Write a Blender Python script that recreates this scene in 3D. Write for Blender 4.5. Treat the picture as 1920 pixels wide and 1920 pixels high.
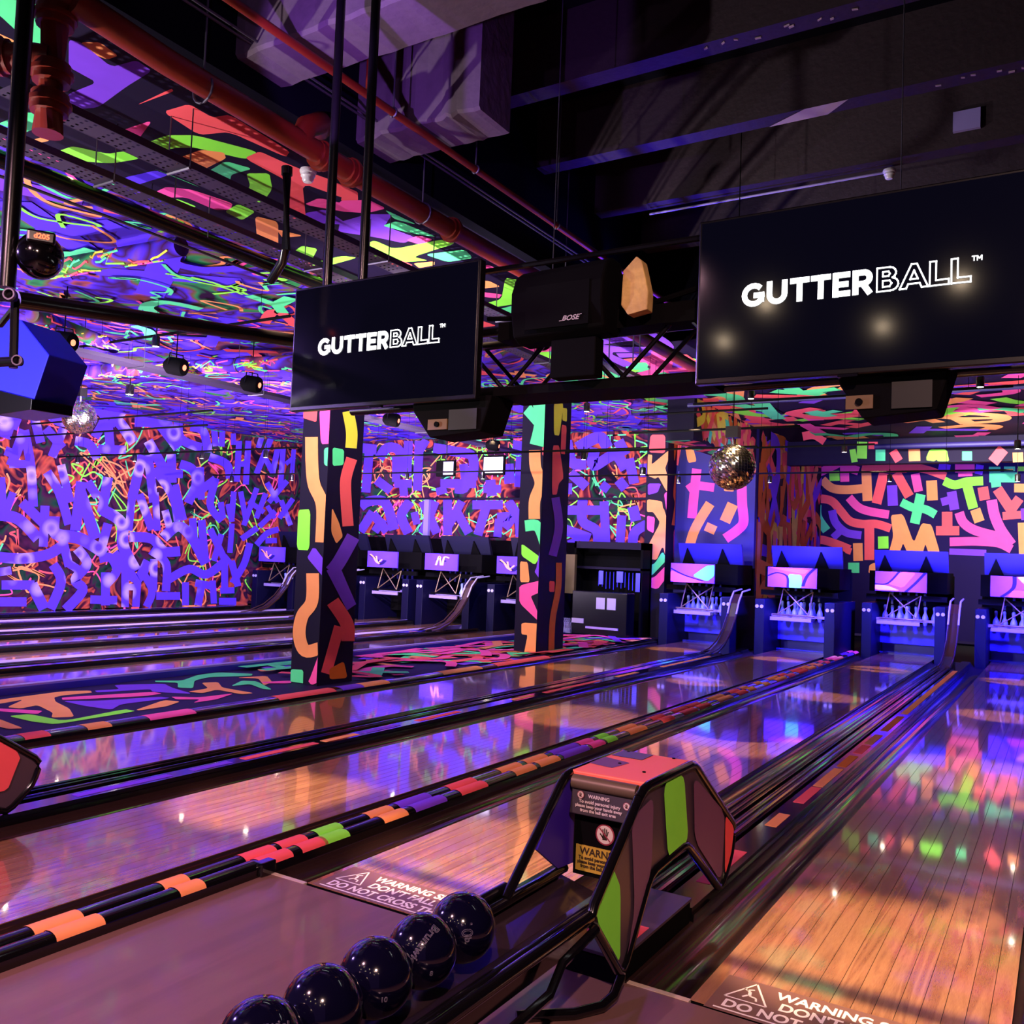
import bpy, bmesh, math, random
from mathutils import Vector, Matrix
from mathutils.geometry import tessellate_polygon
random.seed(7)
sc = bpy.context.scene
for o in list(bpy.data.objects): bpy.data.objects.remove(o)
C = sc.collection
PI = math.pi

# ------------------------------------------------------------------ camera
F_PX, YAW, PITCH, ROLL, CAM_H = 1691.77, 31.6265, 2.794, 2.267, 1.66
_y, _p, _r = map(math.radians, (YAW, PITCH, ROLL))
FWD = Vector((-math.sin(_y) * math.cos(_p), math.cos(_y) * math.cos(_p), math.sin(_p)))
_rt = Vector((math.cos(_y), math.sin(_y), 0)); _up = _rt.cross(FWD)
RT = _rt * math.cos(_r) + _up * math.sin(_r)
UP = -_rt * math.sin(_r) + _up * math.cos(_r)
CAM = Vector((0, 0, CAM_H))
cd = bpy.data.cameras.new('camera'); cam = bpy.data.objects.new('camera', cd); C.objects.link(cam)
cd.sensor_width = 36; cd.lens = 36 * F_PX / 1920; cd.clip_start = .05; cd.clip_end = 200
m3 = Matrix((RT, UP, -FWD)).transposed()
cam.matrix_world = Matrix.Translation(CAM) @ m3.to_4x4()
sc.camera = cam
# survey helpers: where the sight line through a point of the photograph meets a real plane of the room
def ray(px, py): return FWD + RT * ((px - 960) / F_PX) - UP * ((py - 960) / F_PX)
def PZ(px, py, z): d = ray(px, py); return CAM + d * ((z - CAM_H) / d.z)
def PY(px, py, y): d = ray(px, py); return CAM + d * (y / d.y)
def PX(px, py, x): d = ray(px, py); return CAM + d * (x / d.x)

# ------------------------------------------------------------------ world, exposure
w = bpy.data.worlds.new('world'); sc.world = w; w.use_nodes = True
w.node_tree.nodes['Background'].inputs[0].default_value = (.05, .03, .12, 1)
w.node_tree.nodes['Background'].inputs[1].default_value = .25
sc.view_settings.view_transform = 'Standard'; sc.view_settings.look = 'None'
sc.view_settings.exposure = 0.85; sc.view_settings.gamma = 1.0; sc.view_settings.use_curve_mapping = False
sc.cycles.max_bounces = 7; sc.cycles.diffuse_bounces = 3; sc.cycles.glossy_bounces = 4
sc.cycles.sample_clamp_indirect = 6; sc.cycles.use_denoising = True
sc.cycles.caustics_reflective = False; sc.cycles.caustics_refractive = False

# ------------------------------------------------------------------ lights
def lamp(kind, name, loc, tgt, power, col, size=.05, cone=None, blend=.5):
    l = bpy.data.lights.new(name, kind); o = bpy.data.objects.new(name, l); C.objects.link(o)
    o.location = loc; l.energy = power; l.color = col
    if kind == 'SPOT': l.spot_size = math.radians(cone); l.spot_blend = blend; l.shadow_soft_size = size
    elif kind == 'POINT': l.shadow_soft_size = size
    if tgt is not None:
        d = Vector(tgt) - Vector(loc); o.rotation_euler = d.to_track_quat('-Z', 'Y').to_euler()
    return o
WHITE = (1, .92, .9); VIO = (.62, .42, 1); BLUE = (.06, .04, 1); WARM = (1, .72, .42)
# black-light washers on the graffiti wall and ceiling of the left hall
for yy in (3, 6.8, 12): lamp('SPOT', 'wall_washer', (-9.0, yy, 2.9), (-18.6, yy + 3, 1.9), 1500, (.9, .72, 1), .06, 120, .8)
for p_, t_, e_ in (((-11.5, 3, 1.2), (-12, 6.5, 4.6), 750), ((-14.5, 7, 1.2), (-14, 10.4, 4.6), 750), ((-9.0, 2.8, 1.2), (-9.0, 5.6, 4.6), 420), ((-11, 11, 1.2), (-11.6, 14.4, 4.6), 750)):
    lamp('SPOT', 'ceiling_washer', p_, t_, e_, (.88, .72, 1), .06, 118, .8)
lamp('SPOT', 'back_wall_washer', (-13, 12.5, 3.9), (-13, 18.5, 3.0), 620, (.86, .68, 1), .06, 120, .7)
lamp('SPOT', 'back_wall_washer', (-9.5, 13, 3.9), (-9.6, 18.5, 2.8), 320, (.86, .68, 1), .06, 100, .7)
# letters on the slab above the front lanes
lamp('SPOT', 'slab_washer', (-6.7, 1.2, 2.2), (-5.6, 4.6, 4.6), 420, WHITE, .05, 150, .8)
lamp('SPOT', 'slab_washer', (-5.6, 6.2, 2.9), (-5.8, 9.5, 4.6), 340, WHITE, .05, 150, .8)
lamp('SPOT', 'slab_washer', (-5.4, 10.5, 2.2), (-5.0, 12.8, 4.6), 420, WHITE, .05, 95, .8)
lamp('SPOT', 'slab_washer', (-1.6, 12.2, 1.4), (-1.6, 15.4, 4.6), 620, WHITE, .05, 96, .8)
# right mural
lamp('SPOT', 'mural_washer', (-1.4, 16.2, 3.9), (-1.0, 25, 3.0), 2300, WHITE, .05, 62, .9)
lamp('SPOT', 'mural_washer', (2.2, 16.2, 3.9), (2.2, 25, 3.0), 1500, WHITE, .05, 62, .9)
for x_, y_ in ((-6.4, 15.2), (-4.4, 15.2), (-2.7, 16.4), (-.8, 16.4)): lamp('SPOT', 'mask_fill', (x_, y_, 2.9), (x_ - .1, y_ + 2.3, 1.5), 38, WHITE, .03, 20, .5)  # added fill lamps that keep the mask paint from turning blue
for x_ in (-17.5, -13.9, -12.1, -10.2): lamp('SPOT', 'mask_fill', (x_, 14.6, 2.9), (x_ - .1, 16.8, 1.5), 42, (.8, .6, 1), .03, 20, .5)  # same added fill for the far hall masks
# pillars and painted strip
lamp('SPOT', 'pillar_washer', (-9.6, 1.5, 3.4), (-8.0, 8, 1.4), 520, WHITE, .05, 70, .8)
lamp('SPOT', 'pillar_washer', (-8.6, 8.9, 3.9), (-7.9, 13.2, 1.6), 260, WHITE, .05, 90, .8)
lamp('SPOT', 'pillar_washer', (-7.0, 14, 4.1), (-7.6, 18.8, 2.6), 300, WHITE, .05, 95, .8)
# blue tubes inside the pin machines of the right hall, dim ones in the left hall
for x_, y_, e_ in ((-6.4, 16.9, 26), (-4.4, 16.9, 50), (-2.68, 18.1, 50), (-.7, 18.1, 50), (.95, 18.1, 20)):
    lamp('SPOT', 'pit_blue_lamp', (x_, y_, 1.55), (x_, y_ + 1.6, .4), e_ * 11, BLUE, .08, 150, .6)
for x_ in (-17.57, -13.86, -12.13, -10.16): lamp('SPOT', 'pit_blue_lamp', (x_, 16.3, 1.5), (x_, 17.6, .6), 22, (.1, .1, 1), .08, 150, .6)
lamp('SPOT', 'rear_blue_wash', (-4.6, 14.6, 3.7), (-4.4, 19.2, 1.2), 380, (.16, .1, 1), .06, 120, .7)
# blue spill on the dark roof beams
lamp('SPOT', 'roof_blue_wash', (-4.2, 9.6, 4.0), (-1.6, 7.4, 6.0), 150, (.04, .015, 1), .05, 150, .9)
lamp('SPOT', 'roof_violet_beam', (-3.2, 2.6, 3.6), (-3.95, 4.9, 5.2), 130, (.42, .16, 1), .02, 44, .25)
lamp('SPOT', 'roof_violet_beam', (-2.2, 1.2, 3.4), (-3.6, 3.8, 4.8), 40, (.5, .3, .8), .02, 50, .5)
# warm house light from behind the camera and violet spill over the approach
lamp('SPOT', 'house_light', (1.0, -1.2, 4.3), (-2.0, 2.6, 0), 700, (1, .6, .52), .06, 84, .9)
lamp('SPOT', 'house_light', (-3.0, -1.0, 4.3), (-3.6, 2.6, 0), 500, (1, .5, .62), .06, 84, .9)
lamp('SPOT', 'violet_spill', (-7.2, .6, 3.6), (-3.6, 2.4, 0), 430, (.42, .22, 1), .06, 110, .9)
for i in range(9): lamp('POINT', 'house_bulb', (-4.2 + i * .85, -1.8 - (i % 2) * 1.3, 4.2), None, 2.2, (1, .75, .5), .035)

# ------------------------------------------------------------------ materials
def lin(c): return tuple(((v / 255 / 12.92) if v / 255 <= .04045 else ((v / 255 + .055) / 1.055) ** 2.4) for v in c)
def hexc(h): return lin(tuple(int(h[i:i + 2], 16) for i in (0, 2, 4)))
MATS = {}
def mat(name, col, rough=.5, metal=0, coat=0, spec=.5, emit=None, es=0, bump=0, bscale=20, var=0, alpha=1):
    if name in MATS: return MATS[name]
    m = bpy.data.materials.new(name); m.use_nodes = True; nt = m.node_tree; b = nt.nodes['Principled BSDF']
    col = hexc(col) if isinstance(col, str) else col
    b.inputs['Base Color'].default_value = (*col, 1); b.inputs['Roughness'].default_value = rough
    b.inputs['Metallic'].default_value = metal; b.inputs['Coat Weight'].default_value = coat
    b.inputs['Coat Roughness'].default_value = .08; b.inputs['Specular IOR Level'].default_value = spec
    if emit is not None:
        b.inputs['Emission Color'].default_value = (*(hexc(emit) if isinstance(emit, str) else emit), 1); b.inputs['Emission Strength'].default_value = es
    if bump or var:
        tc = nt.nodes.new('ShaderNodeTexCoord'); n = nt.nodes.new('ShaderNodeTexNoise'); n.inputs['Scale'].default_value = bscale; n.inputs['Detail'].default_value = 5
        nt.links.new(tc.outputs['Object'], n.inputs['Vector'])
        if bump:
            bp = nt.nodes.new('ShaderNodeBump'); bp.inputs['Strength'].default_value = bump; bp.inputs['Distance'].default_value = .01
            nt.links.new(n.outputs['Fac'], bp.inputs['Height']); nt.links.new(bp.outputs['Normal'], b.inputs['Normal'])
        if var:
            mx = nt.nodes.new('ShaderNodeMix'); mx.data_type = 'RGBA'
            mx.inputs[6].default_value = (*[v * (1 - var) for v in col], 1); mx.inputs[7].default_value = (*[min(1, v * (1 + var)) for v in col], 1)
            nt.links.new(n.outputs['Fac'], mx.inputs[0]); nt.links.new(mx.outputs[2], b.inputs['Base Color'])
    MATS[name] = m; return m
NEON = {'or': 'ff9a62', 'co': 'ff5c66', 'pk': 'ff54a8', 'li': '90ff4e', 'mi': '5ce69a', 'pu': '7a40e0', 'ye': 'f2e04a', 'br': 'd8702c', 'bl': '5a38ff', 'wh': 'd8c8ff', 'na': '1e0c46'}
for k, h in NEON.items(): mat('paint_' + k, h, .75, spec=.15, var=.1, bscale=6)
black = mat('black_metal', '0c0a0c', .25, spec=.6)
gloss = mat('gloss_black', '0b090c', .12, coat=.6)
matte = mat('matte_black', '040305', .8, spec=.08)
navy = mat('navy_paint', '1c0a44', .7, spec=.2, var=.2, bscale=3)
navyd = mat('dark_navy_paint', '120628', .7, spec=.2)
ceilblk = mat('black_ceiling', '0c0a16', .9, spec=.05, bump=.2, bscale=8)
gut = mat('gutter_plastic', '2c1c1c', .14, coat=.5)
steel = mat('galvanised_steel', '6a6474', .45, .8)
redp = mat('red_pipe_paint', '74200f', .42, bump=.1, bscale=30)
conc = mat('raw_concrete', '5e4c5c', .85, bump=.6, bscale=14, var=.25)
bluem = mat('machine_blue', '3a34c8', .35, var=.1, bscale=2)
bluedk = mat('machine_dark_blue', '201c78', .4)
white = mat('white_plastic', 'e8e4ec', .3, coat=.3)
brass = mat('brushed_gold', '8a7440', .35, .6)
bulb = mat('lamp_lens', 'ffffff', .3, emit=(1, .85, .65), es=40)
hotred = mat('lamp_red_glass', 'ff5040', .3, emit=(1, .25, .12), es=1.4)
scr = mat('screen_black', '010104', .09, coat=0, emit=(.002, .002, .006), es=.35)
txt = mat('screen_text', 'ffffff', .5, emit=(.93, 1, 1), es=1.6)

def wood(name, dark, light, rough, coat, grain=1.0):
    m = bpy.data.materials.new(name); m.use_nodes = True; nt = m.node_tree; b = nt.nodes['Principled BSDF']
    tc = nt.nodes.new('ShaderNodeTexCoord'); mp = nt.nodes.new('ShaderNodeMapping'); mp.inputs['Scale'].default_value = (9, .55, 9)
    oi = nt.nodes.new('ShaderNodeObjectInfo'); ad = nt.nodes.new('ShaderNodeVectorMath'); ad.operation = 'ADD'
    sclr = nt.nodes.new('ShaderNodeVectorMath'); sclr.operation = 'SCALE'; sclr.inputs[3].default_value = 37
    cmb = nt.nodes.new('ShaderNodeCombineXYZ'); nt.links.new(oi.outputs['Random'], cmb.inputs[0]); nt.links.new(oi.outputs['Random'], cmb.inputs[1])
    nt.links.new(cmb.outputs[0], sclr.inputs[0]); nt.links.new(tc.outputs['Object'], ad.inputs[0]); nt.links.new(sclr.outputs[0], ad.inputs[1])
    nt.links.new(ad.outputs[0], mp.inputs[0])
    n1 = nt.nodes.new('ShaderNodeTexNoise'); n1.inputs['Scale'].default_value = 1.0; n1.inputs['Detail'].default_value = 3; n1.inputs['Distortion'].default_value = .5
    nt.links.new(mp.outputs[0], n1.inputs['Vector'])
    mul = nt.nodes.new('ShaderNodeMath'); mul.operation = 'MULTIPLY'; mul.inputs[1].default_value = 34 * grain
    nt.links.new(n1.outputs['Fac'], mul.inputs[0]); sn = nt.nodes.new('ShaderNodeMath'); sn.operation = 'SINE'; nt.links.new(mul.outputs[0], sn.inputs[0])
    n2 = nt.nodes.new('ShaderNodeTexNoise'); mp2 = nt.nodes.new('ShaderNodeMapping'); mp2.inputs['Scale'].default_value = (160, 4, 160)
    nt.links.new(ad.outputs[0], mp2.inputs[0]); nt.links.new(mp2.outputs[0], n2.inputs['Vector']); n2.inputs['Detail'].default_value = 3
    a2 = nt.nodes.new('ShaderNodeMath'); a2.operation = 'MULTIPLY_ADD'; a2.inputs[1].default_value = .22; nt.links.new(sn.outputs[0], a2.inputs[0]); nt.links.new(n2.outputs['Fac'], a2.inputs[2])
    mx = nt.nodes.new('ShaderNodeMix'); mx.data_type = 'RGBA'; mx.inputs[6].default_value = (*hexc(dark), 1); mx.inputs[7].default_value = (*hexc(light), 1)
    nt.links.new(a2.outputs[0], mx.inputs[0]); nt.links.new(mx.outputs[2], b.inputs['Base Color'])
    b.inputs['Roughness'].default_value = rough; b.inputs['Coat Weight'].default_value = coat; b.inputs['Coat Roughness'].default_value = .05; b.inputs['Coat IOR'].default_value = 1.6
    MATS[name] = m; return m
lanewood = wood('lane_wood', '7a4a36', 'b0805e', .2, 1.0)
appr = wood('approach_laminate', '6a4a48', '7d5a56', .42, .12, .4)

def graffiti(name, stops, scale=.9):
    m = bpy.data.materials.new(name); m.use_nodes = True; nt = m.node_tree; b = nt.nodes['Principled BSDF']; b.inputs['Roughness'].default_value = .8; b.inputs['Specular IOR Level'].default_value = .1
    tc = nt.nodes.new('ShaderNodeTexCoord')
    n1 = nt.nodes.new('ShaderNodeTexNoise'); n1.inputs['Scale'].default_value = scale; n1.inputs['Detail'].default_value = 2; n1.inputs['Distortion'].default_value = 1.3
    nt.links.new(tc.outputs['Object'], n1.inputs['Vector'])
    cr = nt.nodes.new('ShaderNodeValToRGB'); cr.color_ramp.interpolation = 'LINEAR'
    els = cr.color_ramp.elements
    for i, (p, c) in enumerate(stops):
        e = els[i] if i < 2 else els.new(p)
        e.position = p; e.color = (*hexc(c), 1)
    nt.links.new(n1.outputs['Fac'], cr.inputs[0])
    n3 = nt.nodes.new('ShaderNodeTexNoise'); n3.inputs['Scale'].default_value = 9; n3.inputs['Detail'].default_value = 6; nt.links.new(tc.outputs['Object'], n3.inputs['Vector'])
    mx = nt.nodes.new('ShaderNodeMix'); mx.data_type = 'RGBA'; mx.blend_type = 'MULTIPLY'; mx.inputs[0].default_value = .6
    nt.links.new(cr.outputs[0], mx.inputs[6]); nt.links.new(n3.outputs['Color'], mx.inputs[7]); nt.links.new(mx.outputs[2], b.inputs['Base Color'])
    MATS[name] = m; return m
graf_wall = graffiti('graffiti_under_wall', [(.30, '140828'), (.38, '6a1e3c'), (.44, 'e0604e'), (.48, '2a1038'), (.54, '521e4a'), (.60, '1e4a3c'), (.66, '120622'), (.74, '9a3860')], 1.3)
graf_ceil = graffiti('graffiti_under_ceiling', [(.28, '3a1c60'), (.36, 'b05a58'), (.42, '5a38ff'), (.48, '4a2050'), (.54, '5a38ff'), (.6, '8a5a50'), (.66, '38a060'), (.74, '30103a')], 1.1)
# lavender spray rings on the violet letters of the wall
m = bpy.data.materials.new('sprayed_violet_paint'); m.use_nodes = True; nt = m.node_tree; b = nt.nodes['Principled BSDF']; b.inputs['Roughness'].default_value = .75; b.inputs['Specular IOR Level'].default_value = .15
tc = nt.nodes.new('ShaderNodeTexCoord'); vo = nt.nodes.new('ShaderNodeTexVoronoi'); vo.inputs['Scale'].default_value = 1.9; nt.links.new(tc.outputs['Object'], vo.inputs['Vector'])
cr = nt.nodes.new('ShaderNodeValToRGB'); e = cr.color_ramp.elements; e[0].position = .12; e[0].color = (0, 0, 0, 1); e[1].position = .45; e[1].color = (0, 0, 0, 1); x = e.new(.27); x.color = (1, 1, 1, 1)
nt.links.new(vo.outputs['Distance'], cr.inputs[0])
no = nt.nodes.new('ShaderNodeTexNoise'); no.inputs['Scale'].default_value = .35; nt.links.new(tc.outputs['Object'], no.inputs['Vector'])
cr2 = nt.nodes.new('ShaderNodeValToRGB'); cr2.color_ramp.elements[0].position = .40; cr2.color_ramp.elements[1].position = .56; nt.links.new(no.outputs['Fac'], cr2.inputs[0])
mm = nt.nodes.new('ShaderNodeMath'); mm.operation = 'MULTIPLY'; nt.links.new(cr.outputs[0], mm.inputs[0]); nt.links.new(cr2.outputs[0], mm.inputs[1])
mx = nt.nodes.new('ShaderNodeMix'); mx.data_type = 'RGBA'; mx.inputs[6].default_value = (*hexc('5a38ff'), 1); mx.inputs[7].default_value = (*hexc('b9a0ff'), 1)
nt.links.new(mm.outputs[0], mx.inputs[0]); nt.links.new(mx.outputs[2], b.inputs['Base Color']); MATS['sprayed'] = m

# ------------------------------------------------------------------ mesh helpers
class MB:
    def __init__(s): s.v = []; s.f = []; s.mi = []; s.mats = []
    def m(s, mt):
        mt = MATS[mt] if isinstance(mt, str) else mt
        if mt not in s.mats: s.mats.append(mt)
        return s.mats.index(mt)
    def add(s, vs, fs, mt):
        k = s.m(mt); n = len(s.v); s.v += [Vector(v) for v in vs]
        for f in fs: s.f.append([n + i for i in f]); s.mi.append(k)
        return s
    def box(s, x0, y0, z0, x1, y1, z1, mt):
        vs = [(x, y, z) for z in (z0, z1) for y in (y0, y1) for x in (x0, x1)]
        return s.add(vs, [(0, 2, 3, 1), (4, 5, 7, 6), (0, 1, 5, 4), (2, 6, 7, 3), (0, 4, 6, 2), (1, 3, 7, 5)], mt)
    def obox(s, c, ax, ay, az, mt):
        c, ax, ay, az = map(Vector, (c, ax, ay, az))
        vs = [c + ax * i + ay * j + az * k for k in (-1, 1) for j in (-1, 1) for i in (-1, 1)]
        return s.add(vs, [(0, 2, 3, 1), (4, 5, 7, 6), (0, 1, 5, 4), (2, 6, 7, 3), (0, 4, 6, 2), (1, 3, 7, 5)], mt)
    def tube(s, pts, r, mt, n=10, cap=True):
        pts = [Vector(p) for p in pts]; rings = []
        up = Vector((0, 0, 1)); d0 = (pts[1] - pts[0]).normalized()
        if abs(d0.z) > .9: up = Vector((1, 0, 0))
        rs = r if isinstance(r, (list, tuple)) else [r] * len(pts)
        vs = []
        for i, p in enumerate(pts):
            a = pts[max(i - 1, 0)]; b_ = pts[min(i + 1, len(pts) - 1)]; d = (b_ - a).normalized()
            u = d.cross(up)
            if u.length < 1e-4: u = d.orthogonal()
            u.normalize(); v = u.cross(d).normalized()
            vs += [p + (u * math.cos(2 * PI * k / n) + v * math.sin(2 * PI * k / n)) * rs[i] for k in range(n)]
        fs = [(i * n + k, i * n + (k + 1) % n, (i + 1) * n + (k + 1) % n, (i + 1) * n + k) for i in range(len(pts) - 1) for k in range(n)]
        if cap: fs += [tuple(range(n))[::-1], tuple((len(pts) - 1) * n + k for k in range(n))]
        return s.add(vs, fs, mt)
    def lathe(s, prof, mt, n=24, mtx=None):
        vs = []; mtx = mtx or Matrix()
        for r, z in prof: vs += [mtx @ Vector((r * math.cos(2 * PI * k / n), r * math.sin(2 * PI * k / n), z)) for k in range(n)]
        fs = [(i * n + k, i * n + (k + 1) % n, (i + 1) * n + (k + 1) % n, (i + 1) * n + k) for i in range(len(prof) - 1) for k in range(n)]
        fs += [tuple(range(n))[::-1], tuple((len(prof) - 1) * n + k for k in range(n))]
        return s.add(vs, fs, mt)
    def prism(s, poly, d, mt):          # planar polygon (3D points) extruded by vector d
        poly = [Vector(p) for p in poly]; d = Vector(d); n = len(poly)
        tri = tessellate_polygon([poly])
        fs = [tuple(t) for t in tri] + [tuple(n + i for i in reversed(t)) for t in tri] + [(i, (i + 1) % n, n + (i + 1) % n, n + i) for i in range(n)]
        return s.add(poly + [p + d for p in poly], fs, mt)
    def flat(s, poly, mt):
        poly = [Vector(p) for p in poly]
        return s.add(poly, [tuple(t) for t in tessellate_polygon([poly])], mt)
    def build(s, name, parent=None, smooth=False, bevel=0):
        me = bpy.data.meshes.new(name); me.from_pydata([tuple(v) for v in s.v], [], s.f)
        for mt in s.mats: me.materials.append(mt)
        me.polygons.foreach_set('material_index', s.mi)
        bm = bmesh.new(); bm.from_mesh(me); bmesh.ops.recalc_face_normals(bm, faces=bm.faces); bm.to_mesh(me); bm.free()
        if smooth:
            me.polygons.foreach_set('use_smooth', [True] * len(me.polygons))
            try: me.set_sharp_from_angle(angle=math.radians(40))
            except Exception: pass
        o = bpy.data.objects.new(name, me); C.objects.link(o)
        if parent is not None: o.parent = parent; o.matrix_parent_inverse = Matrix.Translation(-parent.location) if parent.type == 'EMPTY' else Matrix()
        if bevel:
            b_ = o.modifiers.new('bevel', 'BEVEL'); b_.width = bevel; b_.segments = 2; b_.limit_method = 'ANGLE'
        return o
def tag(o, label, cat, group=None):
    o['label'] = label; o['category'] = cat
    if group: o['group'] = group
    return o
def thing(name, label, cat, loc=(0, 0, 0), group=None):
    o = bpy.data.objects.new(name, None); C.objects.link(o); o.location = loc; o.empty_display_size = .1
    return tag(o, label, cat, group)
def struct(mb, name, parent=None):
    o = mb.build(name, parent)
    if parent is None: o['kind'] = 'structure'
    return o
def dup(root, loc, label, group=None):
    r = root.copy(); C.objects.link(r); r.location = loc; r['label'] = label
    if group: r['group'] = group
    for ch in list(root.children):
        c = ch.copy(); C.objects.link(c); c.parent = r
        for g in ch.children: d = g.copy(); C.objects.link(d); d.parent = c
    return r
def catmull(p, k=6):
    if len(p) < 3: return p
    out = []
    P = [p[0]] + list(p) + [p[-1]]
    for i in range(1, len(P) - 2):
        for j in range(k):
            t = j / k; a, b_, c, d = P[i - 1], P[i], P[i + 1], P[i + 2]
            out.append(tuple(.5 * ((2 * b_[q]) + (-a[q] + c[q]) * t + (2 * a[q] - 5 * b_[q] + 4 * c[q] - d[q]) * t * t + (-a[q] + 3 * b_[q] - 3 * c[q] + d[q]) * t ** 3) for q in (0, 1)))
    out.append(tuple(p[-1])); return out
def stroke2d(p, w_):                      # brush stroke: list of quads in 2D
    p = catmull([tuple(map(float, q)) for q in p]); L = []
    for i, q in enumerate(p):
        a = p[max(i - 1, 0)]; b_ = p[min(i + 1, len(p) - 1)]; dx, dy = b_[0] - a[0], b_[1] - a[1]; l = math.hypot(dx, dy) or 1
        L.append(((q[0] - dy / l * w_ / 2, q[1] + dx / l * w_ / 2), (q[0] + dy / l * w_ / 2, q[1] - dx / l * w_ / 2)))
    return L
class Paint:                              # flat paint laid on a real surface, in thin successive coats
    def __init__(s, fn, nrm, step=.0002): s.mb = MB(); s.fn = fn; s.n = Vector(nrm); s.k = 10; s.step = step
    def off(s): s.k += 1; return s.n * (s.step * s.k)
    def stroke(s, p, w_, mt):
        L = stroke2d(p, w_); o = s.off(); vs = []
        for a, b_ in L: vs += [s.fn(*a) + o, s.fn(*b_) + o]
        s.mb.add(vs, [(2 * i, 2 * i + 1, 2 * i + 3, 2 * i + 2) for i in range(len(L) - 1)], mt)
    grow = 1.0
    def poly(s, p, mt):
        o = s.off(); mx_, my_ = sum(q[0] for q in p) / len(p), sum(q[1] for q in p) / len(p); c = [(mx_ + (q[0] - mx_) * s.grow, my_ + (q[1] - my_) * s.grow) for q in p]
        # soften corners slightly
        out = []
        n = len(c)
        for i in range(n):
            a, b_, d = c[i - 1], c[i], c[(i + 1) % n]
            out.append(tuple(b_[q] * .86 + a[q] * .14 for q in (0, 1))); out.append(tuple(b_[q] * .9 + a[q] * .05 + d[q] * .05 for q in (0, 1))); out.append(tuple(b_[q] * .86 + d[q] * .14 for q in (0, 1)))
        vs = [s.fn(*q) + o for q in out]
        s.mb.add(vs, [tuple(t) for t in tessellate_polygon([[Vector((x_, y_, 0)) for x_, y_ in out]])], mt)
    def build(s, name, parent): return s.mb.build(name, parent)
N = lambda k: MATS['paint_' + k]
GLYPH = [[[(0, 0), (0, 1)], [(0, .5), (.6, 1)], [(0, .5), (.6, 0)]], [[(0, 0), (.7, 1)], [(0, 1), (.7, 0)]], [[(0, 0), (0, 1)], [(.7, 0), (.7, 1)], [(0, .5), (.7, .5)]],
         [[(.35, 0), (.35, 1)], [(0, 1), (.75, 1)]], [[(0, 1), (.35, .5)], [(.7, 1), (.35, .5)], [(.35, .5), (.35, 0)]], [[(0, 0), (.3, 1), (.6, 0)]], [[(0, .9), (.5, .8), (.5, .2), (0, .1)]],
         [[(0, 0), (.1, .5), (-.1, 1)]], [[(0, 1), (0, .3), (.4, 0), (.8, .3)]], [[(0, .2), (.5, .5), (1, .3)]], [[(0, 0), (0, .35)]], [[(0, 0), (.4, .1), (.8, .6), (.9, 1)]]]
def scatter(pt, u0, u1, v0, v1, n, size, w_, cols, rot=PI, seed=1, thin=False, stretch=1):
    rnd = random.Random(seed)
    for i in range(n):
        cx, cy = rnd.uniform(u0, u1), rnd.uniform(v0, v1); a = rnd.uniform(-rot, rot); sz = size * rnd.uniform(.6, 1.25); c = rnd.choice(cols)
        if thin:
            g = [[(0, 0)]]; x_ = y_ = 0
            for _ in range(rnd.randint(3, 6)): x_ += rnd.uniform(-.45, .55); y_ += rnd.uniform(-.5, .5); g[0].append((x_, y_))
        else: g = rnd.choice(GLYPH)
        for st in g:
            q = [(cx + ((x_ - .3) * math.cos(a) - (y_ - .5) * math.sin(a)) * sz, cy + ((x_ - .3) * math.sin(a) + (y_ - .5) * math.cos(a)) * sz * stretch) for x_, y_ in st]
            q = [(min(max(x_, u0), u1), min(max(y_, v0), v1)) for x_, y_ in q]
            if sum(math.dist(q[k], q[k + 1]) for k in range(len(q) - 1)) > w_ * .8: pt.stroke(q, w_ * rnd.uniform(.85, 1.15), c if not isinstance(c, str) else N(c))

# ------------------------------------------------------------------ plan of the hall (metres)
LW, CZ, BW = -18.6, 4.6, 18.6          # left wall, ceiling, back wall of the left hall
YR, YL, YQ = 18.8, 17.5, 16.8          # pit fronts: pair C/D, pair A/B, left hall
SX0, SX1 = -9.25, -7.35                # painted strip with the pillars
MURY, SWX = 25.0, -5.65

# floor shell
fl = MB(); fl.box(-19.2, -3, -.3, 4.2, 26, -.13, mat('subfloor', '0a080a', .9)); floor = struct(fl, 'floor')
ap = MB()
ap.box(-3.46, -2.5, -.12, 4.0, 3.37, 0, appr); ap.box(-19, -2.5, -.12, -3.9, 1.6, 0, appr); ap.box(-3.9, -2.5, -.12, -3.46, 1.6, 0, appr)
ap.build('approach_floor', floor)
fs = MB()                                # white foul-line strips in front of the gutters
for x0, x1 in ((-3.45, -3.2), (-2.15, -1.72), (-1.46, -1.205), (-.16, .08)): fs.box(x0, 3.37, -.02, x1, 3.395, .003, mat('foul_strip', 'c8b0a0', .5))
fs.build('foul_line', floor)
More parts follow.
